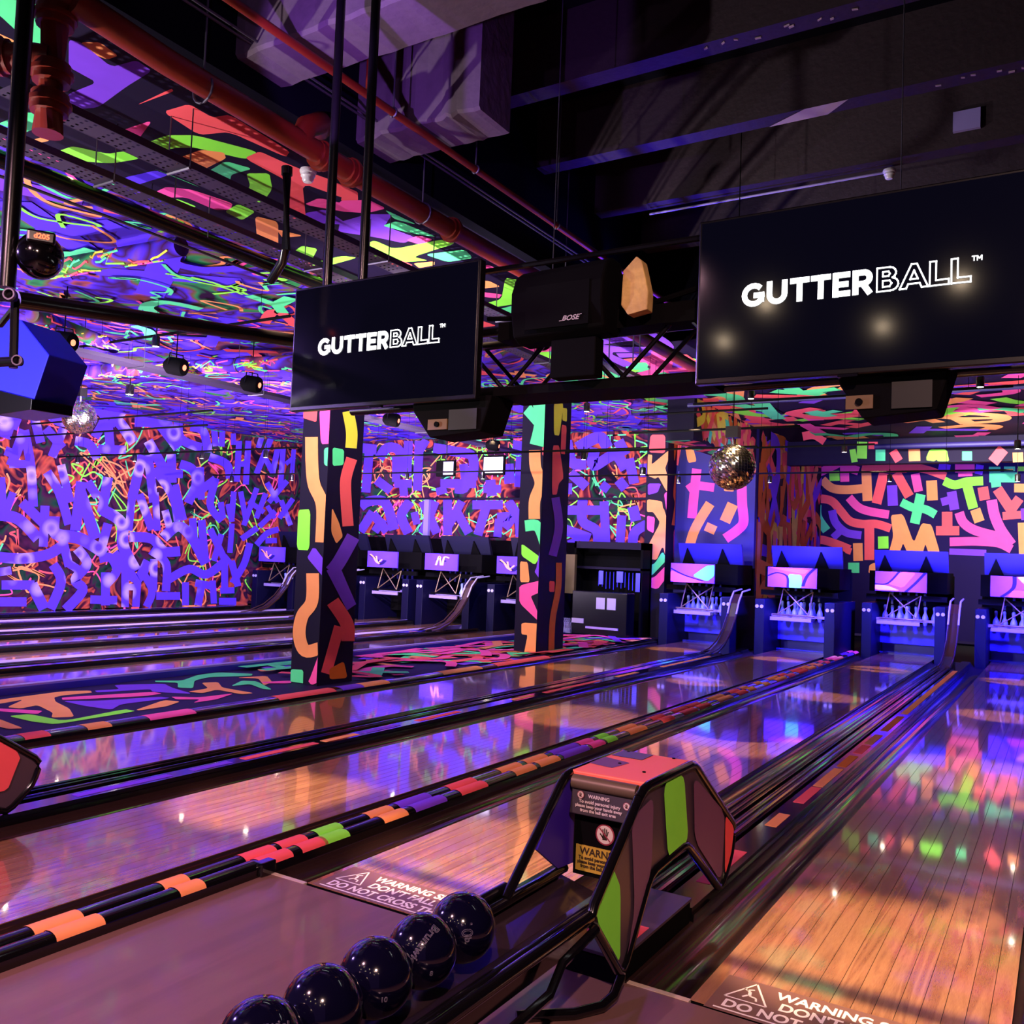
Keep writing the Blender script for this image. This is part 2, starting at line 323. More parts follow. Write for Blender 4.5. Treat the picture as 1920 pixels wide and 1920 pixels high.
# painted strip
st = MB(); st.box(SX0, 1.5, -.12, SX1, 18.4, .03, navy); strip = struct(st, 'floor_strip')
pt = Paint(lambda x, y: PZ(x / 3.84, 1100 + y / 3.84, .03), (0, 0, 1), .0003)
for c, p in (('or', [(-60, 830), (0, 815), (450, 755), (650, 750), (665, 765), (450, 785), (390, 800), (400, 830), (500, 880), (535, 940), (370, 945), (380, 910), (270, 855), (150, 880), (50, 870), (170, 815), (0, 845), (-60, 850)]),
    ('pk', [(-60, 875), (0, 880), (310, 895), (270, 920), (0, 900), (-60, 895)]), ('pu', [(680, 750), (860, 740), (820, 710), (1180, 700), (1240, 730), (1390, 775), (1100, 760), (1080, 740), (700, 765)]),
    ('pk', [(445, 800), (1100, 760), (1170, 772), (1050, 790), (450, 820)]), ('pu', [(445, 825), (700, 825), (1150, 795), (1230, 805), (870, 850), (800, 890), (600, 860)]),
    ('li', [(60, 935), (210, 920), (460, 970), (900, 885), (980, 900), (400, 995), (230, 975)]), ('or', [(980, 890), (1180, 820), (1300, 830), (1200, 865), (1000, 895)]),
    ('pk', [(1230, 795), (1440, 800), (1690, 770), (1560, 815), (1390, 840), (1440, 815), (1270, 815)]), ('or', [(1350, 760), (1500, 735), (1450, 695), (1570, 690), (1600, 730), (1830, 770), (1740, 778), (1560, 745), (1460, 770)]),
    ('mi', [(1115, 680), (1310, 680), (1420, 640), (1570, 620), (1820, 630), (1810, 645), (1500, 655), (1400, 680), (1390, 735), (1280, 730), (1280, 695), (1120, 690)]),
    ('mi', [(1660, 720), (1740, 680), (1850, 685), (1960, 745), (1890, 740), (1800, 705)]), ('or', [(-60, 940), (0, 960), (170, 1025), (60, 1030), (-60, 1000)]),
    ('or', [(1700, 660), (1920, 645), (1960, 690), (1900, 715), (1860, 665)]), ('pk', [(1880, 690), (2100, 680), (2095, 700), (1900, 700)]), ('or', [(1850, 600), (1950, 595), (1990, 605), (1880, 615)])): pt.poly(p, N(c))
wf = lambda x, y: Vector((x, y, .03))
pt2 = Paint(wf, (0, 0, 1), .0003); pt2.k = 40
scatter(pt2, SX0 + .1, SX1 - .05, 8.3, 17.6, 75, 1.0, .17, ['or', 'pk', 'mi', 'pu', 'co', 'co', 'pk', 'mi'], seed=12, stretch=1.6)
pt.build('painted_shapes', strip); pt2.build('painted_shapes', strip)

# ------------------------------------------------------------------ walls
def wallbox(name, a, mt): mb = MB(); mb.box(*a, mt); return struct(mb, name)
wl = wallbox('wall_left', (LW - .2, 0, -.1, LW, BW, CZ), graf_wall)
bwf = lambda x, y: PX(x / 3, 640 + y / 3, LW)
pt = Paint(bwf, (1, 0, 0), .00008)
wlf = lambda y, z: Vector((LW, y, z))
pn = Paint(wlf, (1, 0, 0), .00006)
scatter(pn, 2, BW - .3, .1, 4.4, 260, .9, .035, ['co', 'or', 'mi', 'pk', 'li', 'or'], seed=5, thin=True)
pn.build('neon_linework', wl); pt.k = 200
S = MATS['sprayed']
for p, w_ in (([(135, 500), (60, 700)], 70), ([(135, 500), (170, 700), (185, 930)], 62), ([(50, 690), (190, 690)], 55), ([(255, 490), (350, 600)], 60), ([(355, 490), (290, 650)], 60), ([(265, 400), (330, 450), (450, 462)], 62),
    ([(590, 370), (680, 470), (750, 570)], 72), ([(700, 380), (620, 470)], 60), ([(420, 560), (500, 580), (545, 660)], 62), ([(530, 370), (585, 430), (530, 540)], 60), ([(605, 455), (618, 610)], 60), ([(550, 605), (705, 612)], 58),
    ([(755, 450), (880, 460), (940, 520), (1000, 600)], 72), ([(925, 415), (990, 595)], 60), ([(1000, 435), (1010, 540), (1100, 590), (1190, 600)], 60), ([(1070, 480), (1140, 505), (1165, 610)], 58), ([(1200, 480), (1212, 590)], 42),
    ([(1250, 478), (1245, 592)], 40), ([(1310, 518), (1310, 582)], 34), ([(1342, 560), (1330, 790)], 40), ([(1395, 560), (1380, 805)], 40), ([(1330, 690), (1400, 690)], 36), ([(1470, 538), (1450, 600)], 36), ([(1522, 545), (1440, 745)], 40),
    ([(1480, 640), (1535, 745)], 36), ([(1560, 600), (1530, 745)], 38), ([(1590, 600), (1575, 820)], 36), ([(1650, 608), (1640, 745)], 30), ([(1605, 690), (1655, 650)], 30), ([(830, 560), (935, 745)], 66), ([(800, 640), (740, 880)], 66),
    ([(830, 640), (862, 905)], 60), ([(960, 635), (965, 795)], 62), ([(895, 742), (1025, 746)], 56), ([(1010, 690), (1080, 720), (1100, 800), (1055, 910)], 60), ([(1175, 650), (1270, 690), (1292, 770)], 56), ([(1125, 708), (1130, 890)], 46),
    ([(1090, 865), (1210, 775)], 55), ([(1212, 770), (1180, 920), (1245, 1010)], 50), ([(865, 715), (940, 820), (980, 900), (1000, 1010)], 60), ([(985, 805), (1032, 1005)], 42), ([(605, 765), (570, 965)], 66), ([(490, 790), (545, 875)], 60),
    ([(455, 790), (420, 1065)], 70), ([(450, 850), (535, 1110)], 76), ([(570, 945), (680, 1020), (690, 1150), (760, 1290)], 76), ([(262, 735), (330, 850), (385, 1030)], 62), ([(340, 695), (392, 905)], 56), ([(120, 905), (285, 1065)], 66),
    ([(250, 925), (240, 1155)], 60), ([(-20, 975), (100, 1000), (210, 1110)], 76), ([(300, 985), (310, 1080), (450, 1110), (590, 1195)], 80), ([(605, 1025), (560, 1190)], 60), ([(740, 870), (720, 1065)], 52), ([(780, 860), (852, 1060)], 56),
    ([(870, 850), (882, 1065)], 46), ([(925, 950), (960, 1080)], 50), ([(725, 1100), (850, 1110), (920, 1180), (1010, 1180)], 66), ([(915, 1105), (1000, 1040), (1080, 1110), (1155, 1250)], 70), ([(1080, 995), (1090, 1125)], 50),
    ([(1130, 1005), (1152, 1240)], 52), ([(1178, 1055), (1262, 1230)], 46), ([(1242, 1085), (1200, 1235)], 40), ([(1302, 1025), (1290, 1190)], 36), ([(1355, 1112), (1445, 1048)], 40), ([(1440, 1145), (1500, 1080), (1565, 1058)], 40),
    ([(1490, 1122), (1555, 1120)], 36), ([(1280, 915), (1302, 1015)], 38), ([(1312, 845), (1300, 995)], 38), ([(1238, 905), (1252, 995)], 40), ([(1350, 845), (1382, 1015)], 36), ([(1442, 825), (1368, 1035)], 36), ([(1395, 898), (1482, 962)], 34),
    ([(1492, 855), (1438, 995)], 36), ([(1498, 795), (1562, 905)], 36), ([(1612, 785), (1508, 905)], 36), ([(1578, 895), (1632, 1035)], 34), ([(1645, 885), (1568, 995)], 34), ([(1455, 1042), (1545, 955)], 36), ([(1500, 925), (1542, 995)], 30),
    ([(1402, 1135), (1370, 1250), (1305, 1360)], 46), ([(845, 1175), (930, 1250), (930, 1405)], 56), ([(862, 1225), (860, 1405)], 50), ([(-20, 1212), (120, 1222), (260, 1200), (340, 1155)], 70), ([(345, 1100), (385, 1265)], 60), ([(385, 1250), (470, 1305)], 55),
    ([(430, 1165), (485, 1250), (420, 1340), (462, 1400), (365, 1510)], 66), ([(-20, 1300), (60, 1288)], 55), ([(5, 1370), (190, 1370)], 62), ([(-20, 1465), (145, 1465)], 62), ([(175, 1365), (245, 1505)], 76), ([(295, 1255), (340, 1350), (280, 1505)], 66),
    ([(555, 1222), (620, 1218), (652, 1290), (595, 1365)], 60), ([(590, 1300), (590, 1485)], 60), ([(505, 1452), (655, 1456)], 56), ([(700, 1295), (700, 1495)], 50), ([(700, 1382), (765, 1382)], 44), ([(772, 1325), (760, 1492)], 50), ([(795, 1295), (852, 1400), (820, 1492)], 50),
    ([(635, 1190), (760, 1335), (830, 1235)], 66), ([(1040, 1355), (1040, 1485)], 46), ([(1095, 1358), (1180, 1375)], 50), ([(1130, 1375), (1110, 1485)], 50), ([(1192, 1345), (1200, 1475)], 42), ([(935, 1345), (1060, 1280), (1160, 1310), (1285, 1215)], 56),
    ([(1228, 1462), (1325, 1462)], 46), ([(1235, 1402), (1315, 1400)], 40), ([(1260, 1235), (1260, 1405)], 46), ([(875, 1432), (1010, 1432)], 52), ([(1298, 1235), (1335, 1378)], 46), ([(0, 765), (10, 965)], 60), ([(70, 850), (20, 985)], 50),
    ([(-20, 495), (65, 522)], 80), ([(25, 615), (105, 645)], 60), ([(-20, 420), (105, 472)], 80), ([(185, 410), (225, 570)], 62)): pt.stroke(p, w_ * .84, S)
pt.build('violet_lettering', wl)
wb = wallbox('wall_back', (LW, BW, -.1, -7.6, BW + .2, CZ), graf_wall)
pn = Paint(lambda x, z: Vector((x, BW, z)), (0, -1, 0), .00006)
scatter(pn, LW + .2, -7.7, 2.1, 4.5, 170, .7, .03, ['co', 'or', 'mi', 'pk', 'li', 'li', 'mi'], seed=9, thin=True); pn.build('neon_linework', wb)
pt = Paint(lambda x, y: PY(640 + x / 3, 640 + y / 3, BW), (0, -1, 0), .00008); pt.k = 200
U = N('bl')
for p, w_ in (([(110, 600), (200, 610)], 55), ([(160, 610), (140, 850)], 50), ([(215, 660), (260, 600), (330, 620), (350, 750)], 55), ([(310, 640), (310, 790)], 45), ([(380, 560), (370, 760)], 50), ([(440, 560), (430, 840)], 50), ([(480, 555), (440, 620)], 45), ([(520, 600), (640, 620), (740, 650), (740, 780)], 55),
    ([(690, 690), (700, 820), (640, 830)], 50), ([(560, 800), (760, 800)], 50), ([(200, 780), (280, 840)], 50), ([(300, 800), (400, 800)], 45), ([(350, 810), (355, 870)], 45), ([(560, 820), (570, 860)], 60), ([(840, 780), (850, 870)], 55), ([(800, 830), (900, 830)], 45), ([(940, 690), (950, 800)], 60), ([(1000, 560), (990, 640)], 60), ([(1010, 650), (1000, 820)], 50),
    ([(110, 930), (160, 900), (250, 910), (300, 1060)], 55), ([(180, 960), (110, 1070)], 50), ([(180, 970), (260, 1070)], 50), ([(240, 1000), (190, 1070)], 45), ([(390, 900), (340, 980), (380, 1080)], 55), ([(400, 1000), (440, 990)], 70), ([(460, 900), (540, 1080)], 50), ([(530, 900), (460, 1080)], 50), ([(600, 890), (600, 1090)], 50), ([(640, 940), (720, 1080)], 50), ([(680, 900), (600, 1050)], 45),
    ([(740, 920), (910, 920)], 50), ([(820, 920), (770, 1090)], 50), ([(880, 990), (960, 990), (920, 1050)], 50), ([(890, 1000), (880, 1100)], 45), ([(940, 900), (1000, 1000), (1010, 1100)], 55),
    ([(1270, 560), (1300, 680), (1380, 690)], 60), ([(1330, 600), (1450, 540), (1500, 600)], 65), ([(1430, 600), (1420, 700), (1540, 640), (1600, 720)], 60), ([(1560, 560), (1600, 640)], 60), ([(1620, 660), (1650, 800)], 55), ([(1290, 740), (1380, 820)], 55), ([(1500, 800), (1470, 840)], 50), ([(1560, 780), (1600, 830)], 55), ([(1270, 830), (1300, 830)], 60),
    ([(1270, 950), (1500, 950)], 52), ([(1360, 890), (1360, 1010), (1440, 1070), (1440, 1190)], 55), ([(1480, 900), (1490, 1130)], 50), ([(1580, 980), (1570, 1130)], 50), ([(1640, 930), (1660, 1010)], 60), ([(1720, 1030), (1650, 1080), (1640, 1190)], 55), ([(1260, 1060), (1400, 1110)], 60), ([(1300, 1110), (1330, 1180)], 60), ([(1700, 690), (1710, 760)], 50)): pt.stroke(p, w_, U)
pt.build('violet_lettering', wb)
dk = MB(); dk.box(LW, BW - .03, 0, -7.7, BW - .02, 2.03, mat('flat_black', '050308', .9, spec=.05)); dk.build('dark_lower_panel', wb)  # black sheet over the lower part of the back wall
lg = MB(); lg.box(LW, BW - .12, 3.02, -7.7, BW - .002, 3.07, navyd); lg.box(-14.05, BW - .1, 2.05, -13.9, BW, 3.03, mat('lilac_post', '8a78c8', .6)); lg.build('wall_ledge', wb)

# front panel beside the third pillar, long side wall, far mural
wp = wallbox('wall_panel', (-7.6, 19.0, 0, SWX, 19.2, 5.2), mat('violet_panel', '1e1070', .7, var=.1, bscale=2))
q = lambda x, y: PY(1200 + x / 6, 720 + y / 6, 19.0)
pt = Paint(q, (0, -1, 0))
for c, p in (('co', [(330, 220), (440, 165), (490, 180), (560, 320), (640, 480), (620, 500), (500, 500), (450, 420), (430, 510), (310, 500)]), ('or', [(490, 610), (570, 620), (640, 870), (540, 890)]), ('or', [(945, 1160), (1055, 1165), (1055, 1210), (945, 1205)])): pt.poly(p, N(c))
for c, w_, p in (('co', 70, [(445, 620), (395, 910)]), ('pk', 105, [(640, 955), (610, 1230), (585, 1510)]), ('pk', 95, [(640, 1140), (835, 1165)]), ('pk', 70, [(540, 1130), (610, 1230)]), ('or', 110, [(790, 1345), (680, 1520), (600, 1680), (550, 1860)]), ('or', 100, [(740, 1600), (850, 1650)]), ('or', 125, [(1045, 1350), (955, 1550)]), ('pk', 110, [(1145, 1150), (1150, 1350), (1165, 1550), (1100, 1640), (960, 1740)]), ('pk', 70, [(700, 575), (860, 600)]), ('mi', 30, [(640, 655), (900, 670)])):
    pt.stroke(p, w_, N(c))
pt.build('painted_shapes', wp)
ws = wallbox('wall_side', (SWX - .2, 19.2, 0, SWX, MURY, 5.2), navyd)
pt = Paint(lambda y, z: Vector((SWX, y, z)), (1, 0, 0)); scatter(pt, 19.3, MURY, .8, 4.5, 70, 1.6, .28, ['br', 'co', 'br', 'co', 'or', 'br', 'pu', 'pu', 'ye'], rot=.22, seed=3); pt.build('painted_shapes', ws)
wm = wallbox('wall_mural', (SWX, MURY, 0, 4.2, MURY + .2, 5.4), mat('mural_navy', '1a0a48', .75, spec=.15))
def mur(ox, oy): return lambda x, y: PY(ox + x / 6, oy + y / 6, MURY)
BK = 21.4
M1 = [('co', 95, [(300, 1010), (350, 940), (470, 930), (600, 960), (700, 1070), (800, 1180), (940, 1215), (1100, 1215), (1260, 1265)]), ('co', 110, [(1020, 1230), (1020, 1620)]), ('co', 90, [(250, 770), (255, 900), (290, 1060)]),
 ('or', 98, [(490, 715), (600, 810), (760, 830), (945, 815)]), ('or', 110, [(985, 605), (1000, 955)]), ('pk', 95, [(790, 915), (890, 1020), (1010, 1070), (1240, 1110)]), ('co', 110, [(1185, 640), (1150, 780), (1100, 985)]), ('pu', 115, [(1275, 780), (1285, 1010)]),
 ('co', 110, [(1320, 640), (1470, 905)]), ('pu', 90, [(600, 1060), (640, 1200), (760, 1310), (930, 1342)]), ('pu', 80, [(610, 1370), (720, 1270)]), ('mi', 100, [(430, 1000), (440, 1140), (540, 1290)]), ('mi', 90, [(110, 1190), (300, 1195), (430, 1150)]), ('mi', 100, [(240, 1230), (255, 1370)]),
 ('co', 95, [(60, 1440), (250, 1420), (450, 1390), (620, 1430), (800, 1500)]), ('co', 60, [(800, 1480), (775, 1550)]), ('or', 108, [(890, 1430), (895, 1630)]), ('li', 118, [(1175, 1355), (1178, 1492)]), ('mi', 125, [(845, 1650), (845, 1765)]), ('pk', 92, [(430, 650), (650, 545), (800, 450)]),
 ('pk', 98, [(600, 390), (760, 560), (900, 620)]), ('pk', 100, [(740, 560), (745, 740)]), ('li', 112, [(570, 677), (685, 672)]), ('pu', 98, [(400, 755), (400, 870)]), ('or', 80, [(120, 1060), (265, 1060)]), ('co', 92, [(940, 560), (1100, 590), (1440, 590)])]
M2 = [('co', 90, [(0, 590), (180, 580), (350, 605), (560, 680)]), ('pk', 100, [(215, 650), (255, 850)]), ('or', 122, [(400, 725), (410, 950)]), ('mi', 110, [(280, 880), (210, 1210)]), ('mi', 95, [(60, 970), (190, 1030), (330, 1050), (445, 1110)]), ('pu', 108, [(625, 850), (660, 1055)]), ('pu', 90, [(510, 970), (640, 935)]),
 ('li', 100, [(540, 730), (660, 775), (800, 740), (980, 730)]), ('li', 112, [(800, 780), (870, 1040)]), ('co', 118, [(975, 800), (1000, 945)]), ('or', 118, [(890, 1050), (940, 1190)]), ('co', 118, [(575, 1078), (575, 1290)]), ('co', 104, [(450, 1290), (712, 1290)]),
 ('pk', 108, [(710, 1085), (760, 1200), (900, 1290), (1200, 1370)]), ('pk', 120, [(1075, 945), (1110, 1120), (1180, 1280), (1300, 1450)]), ('pk', 98, [(605, 1415), (900, 1410), (1150, 1430), (1300, 1500)]), ('co', 118, [(1140, 820), (1300, 1060)]), ('co', 108, [(1390, 925), (1270, 1090)]), ('co', 88, [(1200, 1125), (1410, 1110)]),
 ('mi', 112, [(1050, 690), (1360, 690)]), ('mi', 110, [(1110, 640), (1130, 800)]), ('mi', 52, [(1045, 598), (1175, 598)]), ('mi', 52, [(1215, 595), (1340, 595)]), ('li', 52, [(1368, 595), (1500, 595)]), ('or', 98, [(1330, 810), (1500, 812)]), ('or', 110, [(1425, 1200), (1440, 1580)]), ('pu', 60, [(1432, 1040), (1440, 1170)]),
 ('pu', 80, [(480, 565), (610, 590)]), ('pk', 92, [(665, 590), (885, 590)]), ('pk', 40, [(700, 662), (860, 655)]), ('pu', 88, [(945, 550), (928, 655)]), ('pu', 70, [(600, 1525), (1015, 1540)])]
pt = Paint(mur(1460, 780), (0, -1, 0), .00008)
for c, w_, p in M1: pt.stroke(p, w_, N(c))
pt.poly([(1010, 1770), (1020, 1680), (1060, 1655), (1130, 1650), (1200, 1770)], N('or'))
k_ = pt.k; pt.fn = mur(1680, 780)
for c, w_, p in M2: pt.stroke(p, w_, N(c))
pt.poly([(-60, 1115), (80, 1100), (200, 1430), (290, 1205), (400, 1220), (500, 1555), (370, 1550), (330, 1440), (300, 1545), (130, 1540), (80, 1430), (40, 1540), (-80, 1535), (-30, 1350)], N('or'))
pt.fn = lambda x, z: Vector((x, MURY, z)); scatter(pt, -.2, 4, 1, 4.6, 26, .8, .22, ['or', 'co', 'pk', 'mi', 'li'], seed=31)
pt.build('painted_shapes', wm)
# bulkhead in front of the mural, below the painted soffit
bh = MB(); bh.box(SWX, BK, 4.05, 4.2, BK + .3, 4.6, navyd); bk = struct(bh, 'wall_bulkhead')
pt = Paint(lambda x, y: PY(1460 + x / 6, 780 + y / 6, BK), (0, -1, 0))
for c, w_, p in (('co', 95, [(270, 230), (400, 215), (520, 285)]), ('co', 105, [(1062, 290), (1062, 372)]), ('mi', 110, [(1145, 378), (1145, 505)]), ('co', 95, [(1285, 392), (1355, 505)]), ('li', 115, [(940, 290), (935, 480)]), ('li', 70, [(830, 375), (855, 520)]), ('pk', 90, [(620, 215), (690, 215)]),
                 ('or', 130, [(1525, 375), (1530, 508)]), ('mi', 112, [(2120, 400), (2120, 500)]), ('co', 128, [(2530, 370), (2410, 520)]), ('or', 118, [(2690, 410), (2695, 520)])): pt.stroke(p, w_, N(c))
pt.poly([(1700, 375), (1890, 375), (1920, 510), (1790, 510), (1780, 490), (1750, 510), (1665, 500), (1660, 465)], N('li'))
pt.build('painted_shapes', bk)
# low painted bulkhead running out along the side wall
b2 = MB(); b2.box(SWX - .5, 15.2, 3.85, SWX, 19.0, 4.6, navyd); b2 = struct(b2, 'wall_soffit')
pt = Paint(lambda y, z: Vector((SWX, y, z)), (1, 0, 0)); scatter(pt, 15.3, 18.9, 3.9, 4.55, 40, .7, .16, ['or', 'co', 'br', 'co', 'mi', 'ye'], rot=.4, seed=6); pt.build('painted_shapes', b2)
pt = Paint(lambda x, y: Vector((x, y, 3.85)), (0, 0, -1)); scatter(pt, SWX - .5, SWX, 15.3, 18.9, 16, .6, .14, ['co', 'pk', 'or', 'mi'], seed=8); pt.build('painted_shapes', b2)
wallbox('wall_right', (4.2, -3, -.1, 4.4, MURY, 6.2), navyd)

# ------------------------------------------------------------------ ceiling
ceil1 = wallbox('ceiling_graffiti', (LW, 0, CZ, -6.6, BW, CZ + .2), graf_ceil)
pn = Paint(lambda x, y: Vector((x, y, CZ)), (0, 0, -1), .00006)
scatter(pn, LW, -6.7, 1.5, BW, 110, 1.3, .3, ['bl', 'bl', 'bl', 'bl', 'pu'], seed=21)
scatter(pn, LW, -6.7, 1.5, BW, 520, .8, .045, ['co', 'or', 'mi', 'li', 'mi', 'or', 'pk'], seed=22, thin=True)
scatter(pn, LW, -6.7, 4, BW, 70, .7, .16, ['bl', 'co', 'mi', 'or', 'bl'], seed=23)
pn.build('neon_linework', ceil1)
ceil2 = MB(); ceil2.box(-6.6, 0, CZ, -4.62, 19.0, CZ + .2, navyd); ceil2.box(-4.65, 11, CZ, 4.2, BK, CZ + .2, navyd); ceil2 = struct(ceil2, 'ceiling_painted')
pt = Paint(lambda x, y: PZ(x / 3, y / 3, CZ), (0, 0, -1), .00006); pt.grow = 1.09
for c, p in (('mi', [(-80, -20), (160, 20), (295, 60), (265, 240), (150, 220), (0, 80), (-80, 60)]), ('or', [(-80, 160), (0, 195), (140, 260), (265, 360), (250, 475), (0, 290), (-80, 240)]), ('or', [(470, 240), (560, 240), (655, 310), (600, 330), (520, 300), (465, 260)]),
    ('pu', [(400, 240), (460, 250), (620, 380), (750, 345), (830, 400), (700, 480), (550, 590), (390, 600), (395, 520), (545, 460), (400, 380)]), ('pk', [(670, 740), (850, 680), (770, 790)]), ('co', [(945, 635), (1080, 595), (1200, 665), (1290, 650), (1600, 840), (1580, 870), (1290, 740), (1130, 755)]),
    ('co', [(770, 590), (960, 500), (970, 515)]), ('li', [(350, 850), (420, 825), (600, 865), (700, 850), (770, 890), (620, 915), (430, 900)]), ('li', [(830, 810), (950, 765), (1100, 765), (1420, 850), (1360, 890), (1100, 830), (1000, 830), (900, 850)]),
    ('or', [(1010, 890), (1130, 845), (1250, 860), (1260, 890), (1140, 950), (1000, 900)]), ('mi', [(1170, 970), (1270, 910), (1410, 950), (1300, 980), (1290, 1030)]), ('li', [(1390, 980), (1510, 980), (1525, 1060), (1470, 1140), (1390, 1090), (1410, 1040)]),
    ('co', [(1400, 900), (1480, 865), (1600, 920), (1700, 960), (1840, 1010), (1950, 1060), (1950, 1120), (1700, 1030), (1720, 1225), (1620, 1210), (1625, 1020)]), ('pk', [(895, 1080), (950, 1055), (1080, 1070), (1290, 1140), (1280, 1175), (1200, 1175), (1050, 1110), (930, 1110)]),
    ('li', [(960, 1140), (1000, 1120), (1100, 1160), (1060, 1170)]), ('li', [(1270, 1190), (1340, 1150), (1430, 1190), (1360, 1235)]), ('bl', [(700, 1000), (870, 960), (940, 985), (760, 1040)]), ('or', [(1440, 1220), (1560, 1250), (1560, 1380), (1450, 1330)]), ('or', [(1560, 1290), (1700, 1325), (1590, 1335)]),
    ('co', [(1150, 1350), (1280, 1355), (1270, 1395), (1200, 1390)]), ('or', [(1040, 1270), (1180, 1310), (1120, 1340), (1040, 1310)]), ('bl', [(1290, 1360), (1540, 1470), (1350, 1440)]), ('pu', [(1720, 1200), (1830, 1180), (1950, 1260), (1760, 1250)]), ('mi', [(860, 945), (1130, 1055), (1050, 1020)]),
    ('pk', [(1720, 1150), (1800, 1115), (1950, 1150), (1950, 1190)]), ('li', [(1650, 1420), (1700, 1385), (1780, 1400), (1750, 1460), (1690, 1450)]), ('li', [(1750, 1480), (1920, 1440), (2000, 1450), (1780, 1510)]), ('mi', [(-60, 720), (160, 630), (250, 680), (255, 700), (110, 750)]), ('or', [(170, 790), (240, 770), (275, 790), (200, 805)]),
    ('co', [(1940, 1050), (2010, 1080), (2010, 1130), (1920, 1130)]), ('pk', [(1920, 1130), (2070, 1125), (2160, 1170), (2060, 1195), (1920, 1185)]), ('pu', [(2070, 1210), (2200, 1210), (2160, 1270), (2320, 1330), (2260, 1360), (2120, 1330), (1920, 1300), (1930, 1250)]), ('mi', [(2160, 1270), (2240, 1245), (2450, 1330), (2320, 1310)]),
    ('pk', [(2290, 1350), (2350, 1325), (2430, 1345), (2370, 1375)]), ('li', [(2050, 1380), (2120, 1355), (2220, 1400), (2470, 1350), (2540, 1370), (2320, 1440), (2400, 1460), (2220, 1470), (2100, 1430), (2160, 1420)]), ('mi', [(2400, 1430), (2610, 1405), (2650, 1450), (2520, 1470)]), ('co', [(2170, 1470), (2260, 1465), (2320, 1490), (2250, 1500)]),
    ('or', [(2330, 1480), (2440, 1470), (2440, 1490), (2360, 1505)]), ('mi', [(2170, 1180), (2340, 1260), (2220, 1230)]), ('pk', [(2690, 1500), (2750, 1490), (2800, 1520), (2690, 1540)]), ('or', [(2690, 1580), (2750, 1580), (2810, 1610), (2720, 1620)]), ('pk', [(2690, 1640), (2820, 1655), (2800, 1675), (2690, 1665)]),
    ('li', [(2700, 1710), (2820, 1680), (2840, 1570), (2910, 1580), (2920, 1700), (2700, 1735)]), ('mi', [(2770, 1750), (2920, 1710), (2920, 1770), (2820, 1775)]), ('co', [(2700, 1800), (2790, 1830), (2710, 1840)]), ('co', [(2850, 1795), (2930, 1790), (2930, 1815)])): pt.poly(p, N(c))
pt.build('painted_shapes', ceil2)
pt = Paint(lambda x, y: Vector((x, y, CZ)), (0, 0, -1), .00006); pt.k = 90
scatter(pt, -6.5, -4.7, 10.4, 18.9, 46, 1.2, .3, ['or', 'co', 'pk', 'li', 'mi', 'pu'], seed=41, stretch=1.4); scatter(pt, -4.6, 4.0, 11.2, 21.2, 130, 1.1, .28, ['or', 'co', 'pk', 'li', 'mi', 'pu', 'or', 'pk'], seed=42)
pt.build('painted_shapes', ceil2)
up = MB(); up.box(-4.6, -3, 6.1, 4.2, 11, 6.3, ceilblk); upc = struct(up, 'ceiling_upper')
ff = MB(); ff.box(-4.62, -3, CZ, -4.5, 11, 6.1, ceilblk); ff.box(-4.65, 11, CZ, 4.2, 11.2, 6.1, ceilblk); struct(ff, 'wall_fascia')
beamm = mat('dark_timber', '2a1a24', .7, bump=.5, bscale=20, var=.4)
for i in range(6):
    y0 = 3.6 + 1.3 * i
    b_ = MB(); b_.box(-4.5, y0, 5.5, 4.2, y0 + .18, 6.1, beamm); o = b_.build('roof_beam'); o['kind'] = 'structure'
    if i in (2, 3):                                    # peeling paint and old fixings on the flanges
        s_ = MB(); xx = -2.3 if i == 2 else -.9
        for k in range(9): s_.obox((xx + k * .13 + random.uniform(-.06, .06), y0 + .05 + random.uniform(0, .1), 5.497), (random.uniform(.006, .022), random.uniform(-.01, .01), 0), (0, random.uniform(.006, .014), 0), (0, 0, .003), mat('bare_plaster', 'b8a0a8', .8))
        if i == 3: s_.flat([(-1.9, y0, 5.495), (-1.55, y0, 5.495), (-1.75, y0 + .18, 5.495), (-2.25, y0 + .18, 5.495)], mat('bare_plaster', 'b8a0a8', .8))
        s_.build('bare_patch', o)
lb = MB(); lb.box(-.9, 8.75, 5.62, -.68, 8.79, 5.8, mat('paper_note', '9080c8', .7)); tag(lb.build('paper_notice'), 'small pale square notice stuck on a dark roof beam above the right screen', 'notice')
# concrete downstand beams
def beamblock(name, a, seed, lab):
    rnd = random.Random(seed); mb = MB(); x0, y0, z0, x1, y1, z1 = a; n = 24
    vs = []
    for i in range(n + 1):
        x_ = x0 + (x1 - x0) * i / n; dz = rnd.uniform(-.012, .018); dy = rnd.uniform(-.008, .008)
        vs += [(x_, y0 + dy, z1), (x_, y0 + dy, z0 + .02 + dz), (x_, y0 + .02 + dy, z0 + dz), (x_, y1, z0 + dz * .5), (x_, y1, z1)]
    fs_ = [(i * 5 + k, (i + 1) * 5 + k, (i + 1) * 5 + k + 1, i * 5 + k + 1) for i in range(n) for k in range(4)] + [(0, 1, 2, 3, 4), tuple(n * 5 + k for k in (4, 3, 2, 1, 0))]
    mb.add(vs, fs_, conc); o = mb.build(name); o['kind'] = 'structure'; return o
beamblock('concrete_beam', (-4.5, 3.75, 4.72, -2.2, 4.15, 6.1), 2, '')
beamblock('concrete_beam', (-4.5, 4.9, 4.67, -3.41, 5.3, 6.1), 3, '')

